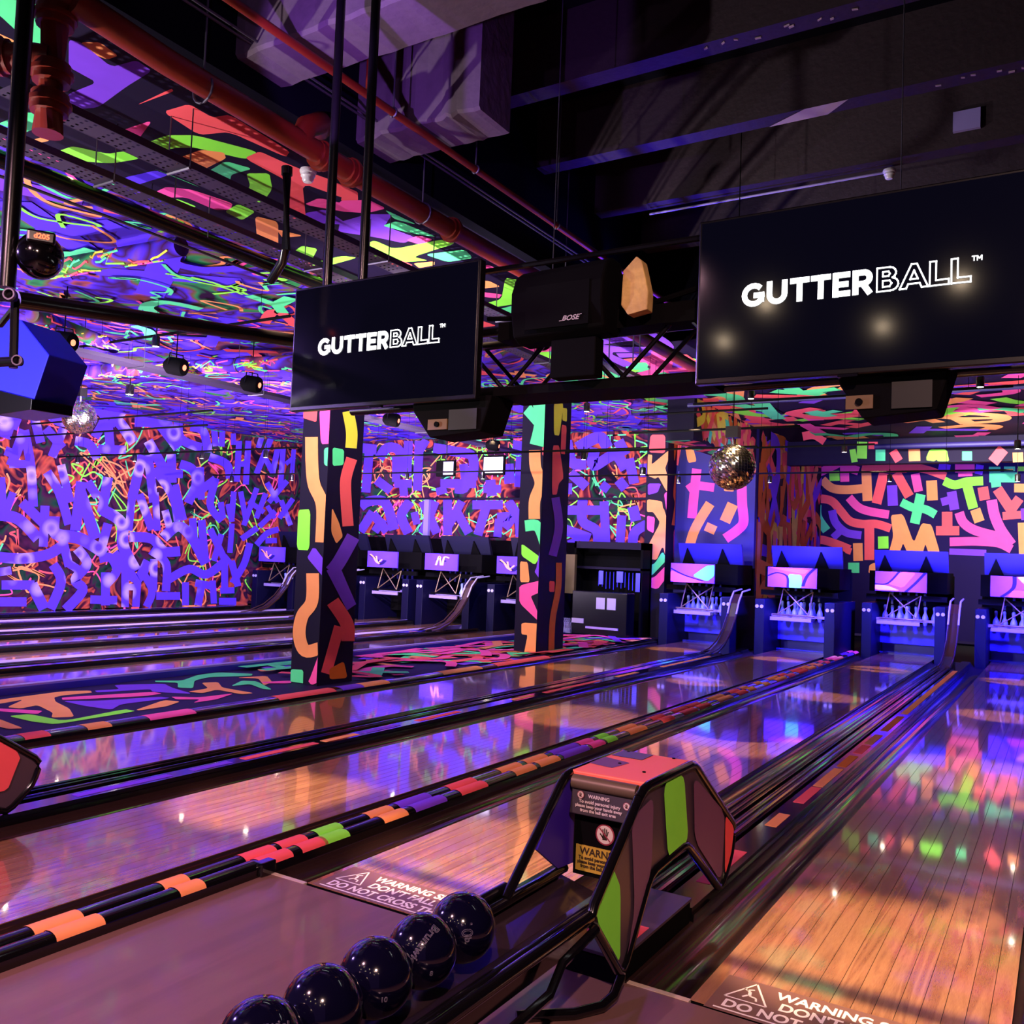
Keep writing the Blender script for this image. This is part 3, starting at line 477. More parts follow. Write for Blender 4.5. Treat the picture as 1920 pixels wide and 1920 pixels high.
# ------------------------------------------------------------------ pillars
def pillar(name, x0, y0, w_, d_, z1, front, side):
    mb = MB(); mb.box(x0 - w_, y0, .0, x0, y0 + d_, z1, navyd); o = mb.build(name, None, bevel=.008); o['kind'] = 'structure'
    for fn, n_, items in ((lambda x, y: PY(*front[0](x, y), y0), (0, -1, 0), front[1]), (lambda x, y: PX(*side[0](x, y), x0), (1, 0, 0), side[1])):
        pt = Paint(fn, n_, .0005); X0, X1, Y0, Y1 = x0 - w_, x0, y0, y0 + d_
        lo, hi = (X0, X1) if n_[1] else (Y0, Y1); ax = 0 if n_[1] else 1
        def cl(f, ax=ax, lo=lo, hi=hi):
            def g(x, y):
                v = f(x, y); v[ax] = min(max(v[ax], lo), hi); v.z = min(max(v.z, .04), z1); return v
            return g
        pt.fn = cl(fn)
        for it in items:
            if it[0] == 's': pt.stroke(it[3], it[2], N(it[1]))
            else: pt.poly(it[2], N(it[1]))
        pt.build('painted_shapes', o)
    return o
c1 = lambda x, y: (540 + x / 3.62, 760 + y / 3.62)
pillar('pillar', -7.56, 8.02, .44, .62, CZ, (c1, [('p', 'co', [(60, 10), (205, 10), (200, 55), (195, 115), (100, 85)]), ('p', 'pk', [(215, 20), (320, 20), (315, 65), (305, 260), (225, 265)]), ('s', 'or', 86, [(162, 215), (165, 400), (180, 540), (235, 680), (230, 930)]), ('p', 'li', [(70, 710), (155, 705), (148, 985), (62, 980)]), ('p', 'mi', [(248, 290), (330, 285), (326, 412), (248, 408)]),
    ('p', 'pu', [(175, 960), (300, 1050), (300, 1175), (130, 1040)]), ('s', 'or', 86, [(170, 1140), (165, 1330), (100, 1430), (80, 1560), (120, 1665), (215, 1650)]), ('p', 'mi', [(22, 1790), (108, 1795), (105, 1905), (20, 1895)]), ('p', 'pk', [(140, 1870), (250, 1690), (270, 1690), (255, 1890), (160, 1895)])]),
    (c1, [('s', 'ye', 78, [(405, 40), (430, 180), (425, 290)]), ('p', 'mi', [(300, 285), (378, 300), (375, 405), (300, 412)]), ('s', 'co', 76, [(430, 360), (390, 500), (392, 650), (405, 820)]), ('p', 'or', [(295, 690), (345, 800), (370, 890), (325, 940), (290, 860)]), ('s', 'pu', 92, [(440, 890), (345, 1060), (290, 1130)]), ('s', 'pu', 95, [(300, 1100), (440, 1370)]),
          ('s', 'co', 92, [(300, 1330), (395, 1480), (405, 1600)]), ('s', 'co', 72, [(345, 1500), (255, 1820)]), ('p', 'br', [(275, 1790), (375, 1735), (400, 1850), (280, 1860)])]))
c2 = lambda x, y: (960 + x / 3.84, 740 + y / 3.84)
pillar('pillar', -7.55, 13.2, .44, .95, CZ, (c2, [('s', 'mi', 105, [(200, 40), (215, 200), (180, 365)]), ('s', 'mi', 85, [(110, 100), (310, 265)]), ('s', 'or', 82, [(165, 400), (170, 520), (205, 640), (165, 760), (162, 895)]), ('p', 'co', [(220, 375), (310, 372), (305, 445), (220, 440)]), ('s', 'mi', 80, [(95, 945), (190, 950), (245, 1085)]), ('p', 'pu', [(220, 800), (300, 735), (296, 890)]),
    ('p', 'li', [(70, 1070), (205, 1170), (165, 1225), (70, 1160)]), ('p', 'pu', [(160, 1270), (285, 1110), (280, 1240), (205, 1325)]), ('p', 'or', [(60, 1200), (115, 1205), (130, 1350), (60, 1350)]), ('p', 'pk', [(55, 1370), (275, 1340), (275, 1430), (125, 1450), (262, 1580), (205, 1640), (55, 1500)]), ('p', 'or', [(70, 1640), (270, 1655), (265, 1740), (205, 1735), (180, 1880), (85, 1880), (115, 1730), (70, 1725)])]),
    (c2, [('p', 'ye', [(300, 50), (370, 60), (340, 295), (300, 290)]), ('p', 'ye', [(362, 95), (395, 100), (393, 195), (360, 185)]), ('p', 'co', [(355, 215), (392, 225), (382, 430), (348, 425)]), ('p', 'co', [(290, 365), (338, 365), (370, 600), (335, 640), (320, 720), (285, 720)]), ('s', 'pu', 60, [(310, 740), (335, 950), (290, 1160)]), ('s', 'br', 42, [(335, 1210), (330, 1400), (290, 1620), (280, 1860)]), ('p', 'co', [(265, 1340), (305, 1345), (303, 1420), (265, 1420)])]))
c3 = lambda x, y: (1200 + x / 6, 720 + y / 6)
pillar('pillar', -7.42, 18.45, .5, .5, CZ, (c3, [('p', 'co', [(120, 570), (285, 570), (285, 780), (100, 770)]), ('p', 'or', [(90, 790), (140, 800), (130, 910), (320, 750), (380, 780), (380, 850), (275, 945), (375, 1050), (370, 1190), (300, 1210), (210, 1045), (170, 1065), (85, 1030)]), ('p', 'pu', [(90, 1120), (240, 1120), (200, 1220), (90, 1250)]), ('p', 'pk', [(270, 1230), (370, 1210), (365, 1410), (300, 1430)]),
    ('p', 'or', [(80, 1295), (250, 1320), (260, 1400), (360, 1500), (355, 1600), (290, 1710), (355, 1790), (355, 1930), (250, 1830), (190, 1980), (60, 1960), (80, 1840), (230, 1560), (150, 1440), (80, 1440)]), ('p', 'pk', [(80, 1480), (170, 1500), (155, 1680), (80, 1640)]), ('p', 'mi', [(75, 2065), (170, 2015), (250, 1890), (350, 1940), (340, 1980), (120, 2165), (70, 2100)]), ('p', 'pk', [(60, 2180), (150, 2180), (345, 2040), (340, 2200), (190, 2310), (60, 2270)])]),
    (c3, [('s', 'br', 46, [(415, 1020), (395, 1240), (410, 1350), (375, 1590)]), ('p', 'br', [(385, 300), (440, 620), (380, 900)]), ('p', 'co', [(375, 1640), (430, 1640), (430, 2000), (375, 2050)])]))
# riser kerbs either side of the painted strip
kb = MB(); kb.box(SX0 - .02, 1.5, .0, SX0, 18.3, .1, bluem); kb.box(SX0 - .12, 1.5, .0, SX0 - .02, 18.3, .12, mat('lilac_edge', 'a890d8', .4)); o = kb.build('kerb_strip'); o['kind'] = 'structure'

# ------------------------------------------------------------------ lanes
def lane(x0, ya, yb, label, boards=14):
    t = thing('bowling_lane', label, 'lane', (x0, ya, 0), 'polished bowling lanes')
    if boards:
        w_ = 1.054 / boards; cells = [MB().box(0, 0, -.0039, w_ - .0022, yb - ya, 0, lanewood)]
        me = cells[0].build('lane_board', t); me.matrix_parent_inverse = Matrix(); me.location = (0, 0, 0)
        for i in range(1, boards): c = me.copy(); C.objects.link(c); c.parent = t; c.matrix_parent_inverse = Matrix(); c.location = (i * w_, 0, 0)
        u = MB(); u.box(0, 0, -.09, 1.052, yb - ya, -.004, matte); e_ = u.build('lane_bed', t); e_.matrix_parent_inverse = Matrix()
    else:
        u = MB(); u.box(0, 0, -.09, 1.054, yb - ya, 0, lanewood); e_ = u.build('lane_surface', t); e_.matrix_parent_inverse = Matrix()
    return t
def gutter(x0, x1, ya, yb, label, grp='black plastic lane gutters'):
    mb = MB(); r = (x1 - x0) / 2; cx = (x0 + x1) / 2; n = 12; vs = []; 
    for y_ in (ya, yb):
        for k in range(n + 1): a = PI + PI * k / n; vs.append((cx + r * math.cos(a), y_, -.004 + .078 * math.sin(a)))
        for k in range(n, -1, -1): a = PI + PI * k / n; vs.append((cx + r * math.cos(a), y_, -.012 + .08 * math.sin(a)))
    q_ = 2 * (n + 1)
    mb.add(vs, [(k, (k + 1) % q_, q_ + (k + 1) % q_, q_ + k) for k in range(q_)], gut)
    o = mb.build('gutter', None, smooth=True); return tag(o, label, 'gutter', grp)
lanes = [(-1.21, 3.4, YR + 1.4, 'rightmost full bowling lane showing bright mural reflections', 'D'), (-3.2, 3.4, YR + 1.4, 'bowling lane left of the foreground ball return, slip warning at its start', 'C'),
         (-4.93, 1.6, YL + 1.4, 'bowling lane third from the right with an orange pillar reflection', 'B'), (-6.91, 1.6, YL + 1.4, 'bowling lane running beside the neon painted strip', 'A'), (.31, 3.4, YR + 1.4, 'bowling lane cut off by the right edge of the picture', 'E')]
for x0, a, b_, lb_, k in lanes: lane(x0, a, b_, lb_, 14)
for i, x0 in enumerate((-10.69, -12.66, -14.39, -16.36, -18.1)): lane(x0, 2, YQ + 1.2, ('far hall bowling lane nearest the painted strip', 'second far hall bowling lane beyond the painted strip', 'third far hall bowling lane beyond the painted strip', 'fourth far hall bowling lane beyond the painted strip', 'bowling lane running along the violet graffiti wall')[i], 0)
for x0, x1, a, b_, l in ((-1.46, -1.21, 3.39, YR, 'gutter left of the rightmost full lane'), (-.156, .07, 3.39, YR, 'gutter right of the rightmost full lane'), (-2.146, -1.91, 3.39, YR, 'gutter right of the lane with the partly hidden warning'), (-3.44, -3.2, 3.39, YR, 'gutter starting at the black end block on the left approach'),
    (-3.876, -3.65, 1.6, YL, 'gutter right of the third lane from the right'), (-5.17, -4.93, 1.6, YL, 'gutter left of the third lane from the right'), (-5.856, -5.62, 1.6, YL, 'gutter right of the lane beside the painted strip'), (-7.15, -6.91, 1.6, YL, 'gutter between the painted strip and its nearest lane'),
    (-9.64, -9.4, 2, YQ, 'far hall gutter just beyond the painted strip'), (-10.92, -10.69, 2, YQ, 'far hall gutter left of its nearest lane'), (-11.61, -11.37, 2, YQ, 'far hall gutter right of its second lane'), (-12.9, -12.66, 2, YQ, 'far hall gutter left of its second lane'),
    (-13.34, -13.1, 2, YQ, 'far hall gutter right of its third lane'), (-14.63, -14.39, 2, YQ, 'far hall gutter left of its third lane'), (-15.31, -15.07, 2, YQ, 'far hall gutter right of its fourth lane'), (-18.34, -18.1, 2, YQ, 'far hall gutter at the foot of the graffiti wall'), (.08, .31, 3.39, YR, 'gutter at the right edge of the picture')): gutter(x0, x1, a, b_, l)

def cap(x0, x1, ya, yb, h, label, patches, two=True, edge=None):
    t = thing('division_cap', label, 'lane divider', ((x0 + x1) / 2, ya, 0)); mb = MB(); w_ = (x1 - x0) / (2 if two else 1)
    mb.box(x0, ya, -.1, x1, yb, h - .03, gloss)
    for i in range(2 if two else 1):
        a = x0 + i * w_; vs = []; n = 8
        for y_ in (ya, yb):
            for k in range(n + 1): an = PI - PI * k / n; vs.append((a + w_ / 2 + w_ / 2 * math.cos(an), y_, h - .03 + .03 * math.sin(an)))
        mb.add(vs, [(k, k + 1, n + 2 + k, n + 1 + k) for k in range(n)], gloss)
    mb.build('cap_body', t, smooth=True)
    if edge: e_ = MB(); e_.box(x0 - .004, ya, h - .035, x0 + .02, yb, h - .005, MATS[edge]); e_.build('edge_strip', t)
    for y0, y1, c in patches:
        if y1 - y0 < .05 or y0 < ya: continue
        pb = MB(); n = 8
        for i in range(2 if two else 1):
            a = x0 + i * w_; vs = []; sh = random.uniform(-.04, .04)
            for y_ in (y0 + sh, y1 + sh):
                for k in range(n + 1): an = PI - PI * k / n; vs.append((a + w_ / 2 + (w_ / 2 + .001) * math.cos(an), y_, h - .028 + .0305 * math.sin(an)))
            pb.add(vs, [(k, k + 1, n + 2 + k, n + 1 + k) for k in range(n)], N(c))
        pb.build('paint_patch', t, smooth=True)
    return t
def pr(z, x_, items):
    return [tuple(sorted((PZ(a, b_, z).y, PZ(c, d, z).y))) + (k,) for k, a, b_, c, d in items]
pb_ = pr(.07, 0, (('or', 65, 1745, 155, 1712), ('or', 305, 1665, 352, 1648), ('co', 470, 1608, 528, 1588), ('co', 534, 1585, 582, 1568), ('li', 590, 1565, 640, 1550), ('or', 690, 1525, 745, 1512), ('pu', 752, 1508, 822, 1490), ('co', 845, 1478, 900, 1462), ('or', 945, 1443, 985, 1430), ('or', 990, 1428, 1035, 1416), ('pu', 1040, 1414, 1095, 1398), ('pk', 1100, 1396, 1128, 1388), ('li', 1134, 1385, 1152, 1378), ('or', 1166, 1371, 1200, 1360)))
rr = random.Random(4); y_ = pb_[-1][1] + .4
while y_ < YR - .4: d_ = rr.uniform(.25, .6); pb_.append((y_, y_ + d_, rr.choice(['co', 'or', 'co', 'li', 'pu', 'or', 'co']))); y_ += d_ + rr.uniform(.02, .4)
cap(-3.65, -3.44, 1.6, YR - .4, .07, 'black double-ridged lane divider with coral, orange and green patches', pb_)
e_ = MB(); e_.box(-3.5, 3.3, 0, -3.42, 3.4, .07, gloss); e_.box(-3.5, 1.6, .0, -3.455, 3.3, .035, mat('grey_trim', '5a4650', .35)); tag(e_.build('gutter_end_block', None, bevel=.008), 'small black block ending the gutter beside the left approach', 'end block')
cap(-7.35, -7.15, 1.6, YL, .05, 'black divider with painted edge along the neon floor strip', pr(.05, 0, (('co', 0, 1366, 60, 1362), ('or', 140, 1360, 180, 1352), ('pk', 255, 1340, 330, 1325), ('co', 480, 1300, 590, 1285), ('pu', 600, 1284, 640, 1278), ('or', 640, 1277, 690, 1270), ('or', 780, 1255, 860, 1245), ('co', 900, 1243, 1000, 1228))), False)
cap(.07, .09, 3.4, YR, .05, 'thin black divider at the right edge of the picture', [], False)
for x0, x1, l in ((-13.1, -12.9, 'far hall divider with lilac edge between second and third lanes'), (-16.6, -16.4, 'far hall divider with lilac edge beside the fourth lane'), (-18.58, -18.34, 'dark divider at the foot of the graffiti wall')): cap(x0, x1, 2, YQ, .09, l, [], False, 'lilac_edge')

# ball-return channels between lane pairs
def ret(x0, x1, ya, yf, label, patches, lit=True, edge=None):
    t = thing('ball_return_track', label, 'ball return track', ((x0 + x1) / 2, ya, 0)); W = x1 - x0; ye = yf - 1.7
    mb = MB(); mb.box(x0, ya, -.1, x1, yf - .2, .03, gloss); mb.build('track_base', t)
    for k, (a, r_) in enumerate(((.06, .018), (.17, .014), (.40, .014), (.52, .018))):
        c = MB(); c.tube([(x0 + W * a, ya, .055), (x0 + W * a, ye, .055)], r_, gloss, 8); c.build('track_rail', t, smooth=True)
    # flat painted cover board on the right-hand side
    c = MB(); c.box(x0 + W * .66, ya, .03, x1 - .01, yf - .25, .06, gloss); c.build('cover_board', t)
    for y0, y1, k in patches:
        p = MB(); p.box(x0 + W * .74, y0, .06, x1 - .045, y1, .0625, N(k)); p.build('paint_patch', t)
    if edge: c = MB(); c.box(x0 - .01, ya, .03, x0 + .02, yf - .3, .10, MATS[edge]); c.build('edge_strip', t)
    # curved lift carrying balls out of the pit
    cx = x0 + W * .36; pts = [(cx, ye - .2, .06), (cx, ye + .25, .10), (cx, ye + .65, .22), (cx, ye + 1.0, .44), (cx, ye + 1.25, .70), (cx, ye + 1.4, .95), (cx, ye + 1.6, 1.12), (cx, ye + 2.1, 1.16)]
    brown = mat('lift_belt_brown', '3a2418', .35)
    for s_ in (-1, 1):
        c = MB(); c.tube([(p[0] + s_ * .085, p[1], p[2] + .02) for p in pts[:5]], .014, brown, 8); c.tube([(p[0] + s_ * .085, p[1], p[2] + .02) for p in pts[4:]], .016, mat('pale_tube', 'b0a8c0', .35), 8); c.build('lift_rail', t, smooth=True)
    c = MB(); vs = []
    for p in pts[:7]: vs += [(p[0] - .08, p[1], p[2] - .03), (p[0] + .08, p[1], p[2] - .03), (p[0] + .08, p[1] + .02, p[2] - .06), (p[0] - .08, p[1] + .02, p[2] - .06)]
    c.add(vs, [(i * 4 + k, i * 4 + (k + 1) % 4, i * 4 + 4 + (k + 1) % 4, i * 4 + 4 + k) for i in range(6) for k in range(4)] + [(0, 1, 2, 3), (24, 25, 26, 27)], brown); c.build('lift_belt', t)
    return t
pcd = pr(.06, 0, (('co', 1372, 1668, 1418, 1602), ('or', 1464, 1553, 1490, 1530), ('co', 1512, 1508, 1552, 1480), ('or', 1553, 1478, 1588, 1444), ('br', 1592, 1440, 1617, 1420), ('co', 1622, 1415, 1640, 1400), ('or', 1645, 1398, 1662, 1380), ('br', 1668, 1372, 1700, 1345), ('or', 1705, 1340, 1790, 1258)))
ret(-1.91, -1.46, 4.12, YR, 'black return track right of centre with orange patches, ending in a curved lift', pcd)
pab = pr(.06, 0, (('pu', 125, 1488, 300, 1449), ('pu', 345, 1441, 414, 1425), ('co', 440, 1420, 566, 1388), ('or', 584, 1386, 650, 1373), ('pu', 662, 1370, 720, 1355), ('co', 760, 1348, 832, 1330), ('or', 937, 1309, 980, 1302), ('co', 1000, 1296, 1090, 1272), ('or', 1120, 1265, 1160, 1257), ('or', 1200, 1246, 1300, 1228)))
ret(-5.62, -5.17, 2.7, YL, 'black return track left of centre with violet and coral patches', pab)
ret(-11.37, -10.92, 2, YQ, 'far hall return track with lilac edge and tall curved lift', [], edge='lilac_edge'); ret(-15.07, -14.62, 2, YQ, 'far hall return track partly hidden behind the near pillar', [], edge='lilac_edge'); ret(-16.84, -16.62, 2, YQ + .1, 'return track closest to the graffiti wall with dark lift', [], edge='lilac_edge')

# ------------------------------------------------------------------ pin machines
def pinsetter(cx, yf, label, art, dim=False):
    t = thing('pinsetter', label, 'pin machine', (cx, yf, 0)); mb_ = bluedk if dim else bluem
    for s_ in (-1, 1):
        a, b_ = sorted((cx + s_ * .56, cx + s_ * .75)); c = MB(); c.box(a, yf, -.1, b_, yf + 1.9, 1.02, mat('kickback_navy', '080628', .5, spec=.2))
        o = c.build('kickback', t, bevel=.01)
        for k in (-.045, .045): d = MB(); d.lathe([(.034, 0), (.034, .012)], mat('pale_bolt', 'c0b8e0', .3), 12, Matrix.Translation((cx + s_ * .66 + k, yf, .88)) @ Matrix.Rotation(PI / 2, 4, 'X')); d.build('bolt_plate', o)
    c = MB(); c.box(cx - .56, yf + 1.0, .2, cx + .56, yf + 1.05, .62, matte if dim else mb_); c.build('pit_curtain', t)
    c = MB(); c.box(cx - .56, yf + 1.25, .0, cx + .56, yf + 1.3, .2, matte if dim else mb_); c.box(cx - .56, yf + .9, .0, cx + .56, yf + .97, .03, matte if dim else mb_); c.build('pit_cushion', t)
    c = MB(); c.box(cx - .74, yf + 1.5, .0, cx + .74, yf + 1.6, 1.6, matte); c.build('pit_backing', t)
    lil = mat('rake_board', '9a88c0', .35)
    c = MB(); c.box(cx - .50, yf + .18, .62, cx + .28, yf + .21, .69, lil); c.build('rake_board', t)
    c = MB(); c.tube([(cx - .46, yf + .2, .735), (cx + .34, yf + .2, .735)], .018, matte if dim else mat('rake_bar', '5a4030', .4), 8); c.build('rake_bar', t, smooth=True)
    c = MB(); c.box(cx - .62, yf + .5, .68, cx + .52, yf + .54, .73, lil); c.build('table_bar', t)
    br_ = mat('brace_steel', '7a6248', .4, .3)
    c = MB(); A = [(cx - .36, yf + .22, .75), (cx + .22, yf + .22, .75), (cx + .28, yf + .3, 1.2), (cx - .28, yf + .3, 1.24)]
    for i, j in ((0, 3), (1, 2), (0, 2), (1, 3)): c.tube([A[i], A[j]], .012, br_, 6)
    c.build('rake_brace', t)
    # painted mask
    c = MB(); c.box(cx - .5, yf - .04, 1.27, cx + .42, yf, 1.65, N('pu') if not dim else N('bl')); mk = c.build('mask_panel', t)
    fn = lambda u, v: Vector((cx - .5 + .92 * u, yf - .04, 1.27 + .38 * v)); pt = Paint(fn, (0, -1, 0), .0006)
    for k, p in art:
        if isinstance(p, tuple): pt.stroke(p[1], p[0], N(k))
        else: pt.poly(p, N(k))
    pt.build('mask_art', mk)
    # hood: sloping front panel with black gussets
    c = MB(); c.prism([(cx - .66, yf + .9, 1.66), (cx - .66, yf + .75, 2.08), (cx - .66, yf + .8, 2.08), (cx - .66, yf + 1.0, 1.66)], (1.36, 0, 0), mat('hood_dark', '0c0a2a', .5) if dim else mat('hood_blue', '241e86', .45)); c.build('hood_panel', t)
    for u in (-.46, .3):
        c = MB(); c.prism([(cx + u - .13, yf + .88, 1.66), (cx + u + .13, yf + .88, 1.66), (cx + u, yf + .78, 1.98)], (0, -.04, 0), matte); c.build('gusset', t)
    c = MB(); c.box(cx - .7, yf + .5, 1.25, cx + .72, yf + 1.6, 1.66, matte); c.box(cx - .72, yf + .3, 1.1, cx + .74, yf + .36, 1.2, matte)
    for u in (-.3, -.15, 0, .15, .3): c.box(cx + u - .02, yf + .7, 1.0, cx + u + .02, yf + .74, 1.25, bluedk)
    c.build('machine_body', t)
    return t
ART = [[('pk', [(0, 0), (0, .62), (.35, .3), (.8, .06), (.6, 0)]), ('mi', [(.5, .35), (.82, .92), (1, .98), (1, .4), (.85, .1)]), ('na', (.05, [(0, .72), (.3, .4), (.75, .1)]))],
       [('pk', [(0, 1), (.85, .92), (.75, .7), (.3, .85)]), ('mi', [(.42, 0), (.7, 0), (.7, .65), (.43, .68)]), ('na', (.06, [(.72, .1), (.8, .6), (.95, 1)])), ('na', (.05, [(0, .55), (.2, .72), (.4, .55), (.42, 0)]))],
       [('pk', [(.25, .38), (.5, 1), (.8, 1), (.55, .2)]), ('or', [(0, .05), (.5, .05), (.25, .28), (0, .3)]), ('na', (.06, [(.6, 0), (.8, .5), (.97, 1)])), ('na', (.05, [(0, .35), (.25, .4), (.47, 1)]))],
       [('pk', [(.3, 0), (.4, .35), (1, .25), (1, 0)]), ('or', [(.45, 1), (.6, .6), (1, .5), (1, 1)]), ('na', (.07, [(.2, 0), (.4, .45), (.42, 1)]))]]
TAGA = [[('na', (.12, [(.1, .75), (.3, .5), (.45, .2), (.6, .45)])), ('or', (.06, [(.1, .8), (.22, .6), (.3, .35), (.42, .2)])), ('or', (.05, [(.3, .7), (.36, .3), (.5, .5)]))], [('na', (.2, [(.4, .7), (.6, .5)])), ('or', (.06, [(.35, .3), (.45, .85), (.5, .3)])), ('or', (.06, [(.55, .3), (.6, .8), (.75, .75)]))]]
pinsetter(-6.385, YL, 'pin machine with pink, violet and mint mask beside the third pillar', ART[0]); pinsetter(-4.403, YL, 'pin machine with mint square on its mask and crossed brace', ART[1])
pinsetter(-2.673, YR, 'pin machine whose mask has a slanted pink bar', ART[2]); pinsetter(-.683, YR, 'pin machine cut by the right picture edge', ART[3])
for i, x_ in enumerate((-10.16, -12.13, -13.86, -15.83, -17.57)):
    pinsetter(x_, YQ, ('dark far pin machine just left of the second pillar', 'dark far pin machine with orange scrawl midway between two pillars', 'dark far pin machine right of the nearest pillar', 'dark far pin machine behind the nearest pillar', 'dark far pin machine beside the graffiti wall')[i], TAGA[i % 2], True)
prof = [(.0255, 0), (.028, .004), (.036, .03), (.050, .075), (.0605, .115), (.057, .16), (.044, .205), (.030, .235), (.0235, .255), (.0245, .285), (.031, .33), (.0325, .345), (.028, .368), (.016, .38), (.003, .381)]
pm = MB(); pm.lathe(prof, mat('pin_blue_lit', '98a8ff', .25, coat=.3), 16); pin0 = pm.build('bowling_pin', None, smooth=True); first = True  # white pins, with the blue machine light put into their colour
def pins(cx, yf, spots, lab, grp, zb=.6):
    global first
    for i, (u, v) in enumerate(spots):
        o = pin0 if first else pin0.copy()
        if not first: C.objects.link(o)
        first = False; o.location = (cx + u, yf + .55 + v, zb); tag(o, lab, 'bowling pin', grp)
TRI = [(0, 0)] + [(s_ * .152, .264) for s_ in (-1, 1)] + [(s_ * .3048, .528) for s_ in (-1, 0, 1)] + [(s_ * .1524, .792) for s_ in (-3, -1, 1, 3)]
TRI = [(a, b_ * .45) for a, b_ in TRI]
pins(-6.385, YL, TRI, 'white bowling pin in the rack under the mask beside the third pillar', 'pins of the machine beside the third pillar'); pins(-4.403, YL, TRI, 'white bowling pin in the rack under the mint square mask', 'pins of the machine with the mint square mask')
pins(-2.673, YR, TRI, 'white bowling pin in the rack under the slanted pink mask', 'pins of the machine with the slanted pink mask'); pins(-.683, YR, TRI, 'white bowling pin in the rack at the right picture edge', 'pins of the machine at the right edge')
pins(-13.86, YQ, [(.2, 0), (.42, .1)], 'lone bluish pin in the far machine right of the nearest pillar', 'two pins in the far machine right of the near pillar'); pins(-12.13, YQ, [(.16, 0), (.4, .1)], 'lone bluish pin in the far machine between the pillars', 'two pins in the far machine between the pillars'); pins(-10.16, YQ, [(.0, 0), (.2, .1)], 'bluish pin in the far machine by the second pillar', 'pins in the far machine by the second pillar'); pins(-17.57, YQ, [(-.1, 0), (.05, 0), (.2, .1), (.35, .1)], 'bluish pin in the far machine beside the graffiti wall', 'pins in the machine beside the graffiti wall')
# service corner between the halls
t = thing('equipment_cabinet', 'dark cabinet with two papers at the end of the painted strip', 'cabinet', (-8.3, 17.2, 0))
c = MB(); c.box(-9.0, 17.2, .06, -7.72, 17.6, .98, mat('dark_cabinet', '050310', .25, spec=.3)); c.build('cabinet_body', t, bevel=.02)
for u in (-8.42, -8.17): c = MB(); c.box(u, 17.19, .62, u + .2, 17.199, .86, mat('paper', 'a89cc8', .6)); c.build('paper_sheet', t)
c = MB(); c.box(-8.65, 17.18, .2, -7.9, 17.2, .245, mat('lilac_edge', 'a890d8', .4)); c.build('handle_strip', t)
c = MB(); c.box(-8.98, 17.18, .3, -8.7, 17.2, .4, mat('paper', 'a89cc8', .6)); c.build('name_plate', t)
t = thing('storage_shelf', 'dark shelving with hanging bits behind the papered cabinet', 'shelf', (-8.4, 18.0, 0))
c = MB(); c.box(-9.35, 17.9, 0, -9.3, 18.4, 2.05, matte); c.box(-7.75, 17.9, 0, -7.7, 18.4, 2.05, matte); c.box(-9.35, 17.9, 1.9, -7.7, 18.4, 2.05, navyd); c.box(-9.35, 17.9, 1.45, -7.7, 18.4, 1.5, navyd); c.box(-9.35, 18.3, 0, -7.7, 18.4, 1.9, matte); c.build('shelf_frame', t)
for i in range(11): c = MB(); u = -8.75 + i * .09; c.tube([(u, 17.95, 1.4), (u, 17.95, 1.0 + random.random() * .1)], .008, bluem, 6); c.build('hanging_rod', t)
c = MB(); c.box(-8.72, 17.9, 1.12, -8.62, 17.92, 1.42, bluem); c.box(-8.3, 17.9, 1.18, -8.15, 17.92, 1.42, bluem); c.box(-7.85, 17.9, 1.0, -7.72, 17.92, 1.4, bluem); c.build('hanging_tag', t)
c = MB()
for i in range(7): a = i * .03; c.tube([(-9.28 + a, 17.3, .06), (-9.3 + a, 17.28, .25), (-9.25 + a, 17.27, .38), (-9.2 + a, 17.28, .25), (-9.22 + a * 1.2, 17.3, .06)], .008, mat('white_cable', 'a8a0e0', .5), 6)
tag(c.build('cable_coil', None), 'loose bundle of pale cable on the painted strip beside the cabinet', 'cable')
c = MB(); c.box(-9.5, 17.5, .9, -9.12, 17.6, 1.75, mat('cardboard', '5a4a30', .8)); tag(c.build('cardboard_sheet'), 'narrow brown cardboard piece just right of the second pillar', 'cardboard')

# ------------------------------------------------------------------ screens, truss, speakers
def text(s, size, fn_loc, parent, mt, outline=0, name='lettering', italic=0, weight=0, ext=0, spacing=1, xs=1, rot=None, align='LEFT'):
    cu = bpy.data.curves.new(name, 'FONT'); cu.body = s; cu.size = size; cu.align_x = align; cu.space_character = spacing; cu.shear = italic
    if outline: cu.fill_mode = 'NONE'; cu.bevel_depth = outline; cu.bevel_resolution = 1
    else: cu.offset = weight; cu.extrude = ext
    cu.resolution_u = 4
    tmp = bpy.data.objects.new(name + '_source', cu); C.objects.link(tmp); bpy.context.view_layer.update()
    me = bpy.data.meshes.new_from_object(tmp.evaluated_get(bpy.context.evaluated_depsgraph_get())); bpy.data.objects.remove(tmp)
    wid = (min(v.co.x for v in me.vertices), max(v.co.x for v in me.vertices))
    me.materials.clear(); me.materials.append(mt)
    M = rot or Matrix.Rotation(PI / 2, 4, 'X')
    me.transform(Matrix.Translation(fn_loc) @ M @ Matrix.Diagonal((xs, 1, 1, 1)))
    o = bpy.data.objects.new(name, me); C.objects.link(o)
    if parent is not None: o.parent = parent; o.matrix_parent_inverse = Matrix.Translation(-parent.location)
    return o, (wid[1] - wid[0]) * xs
TY = 3.4
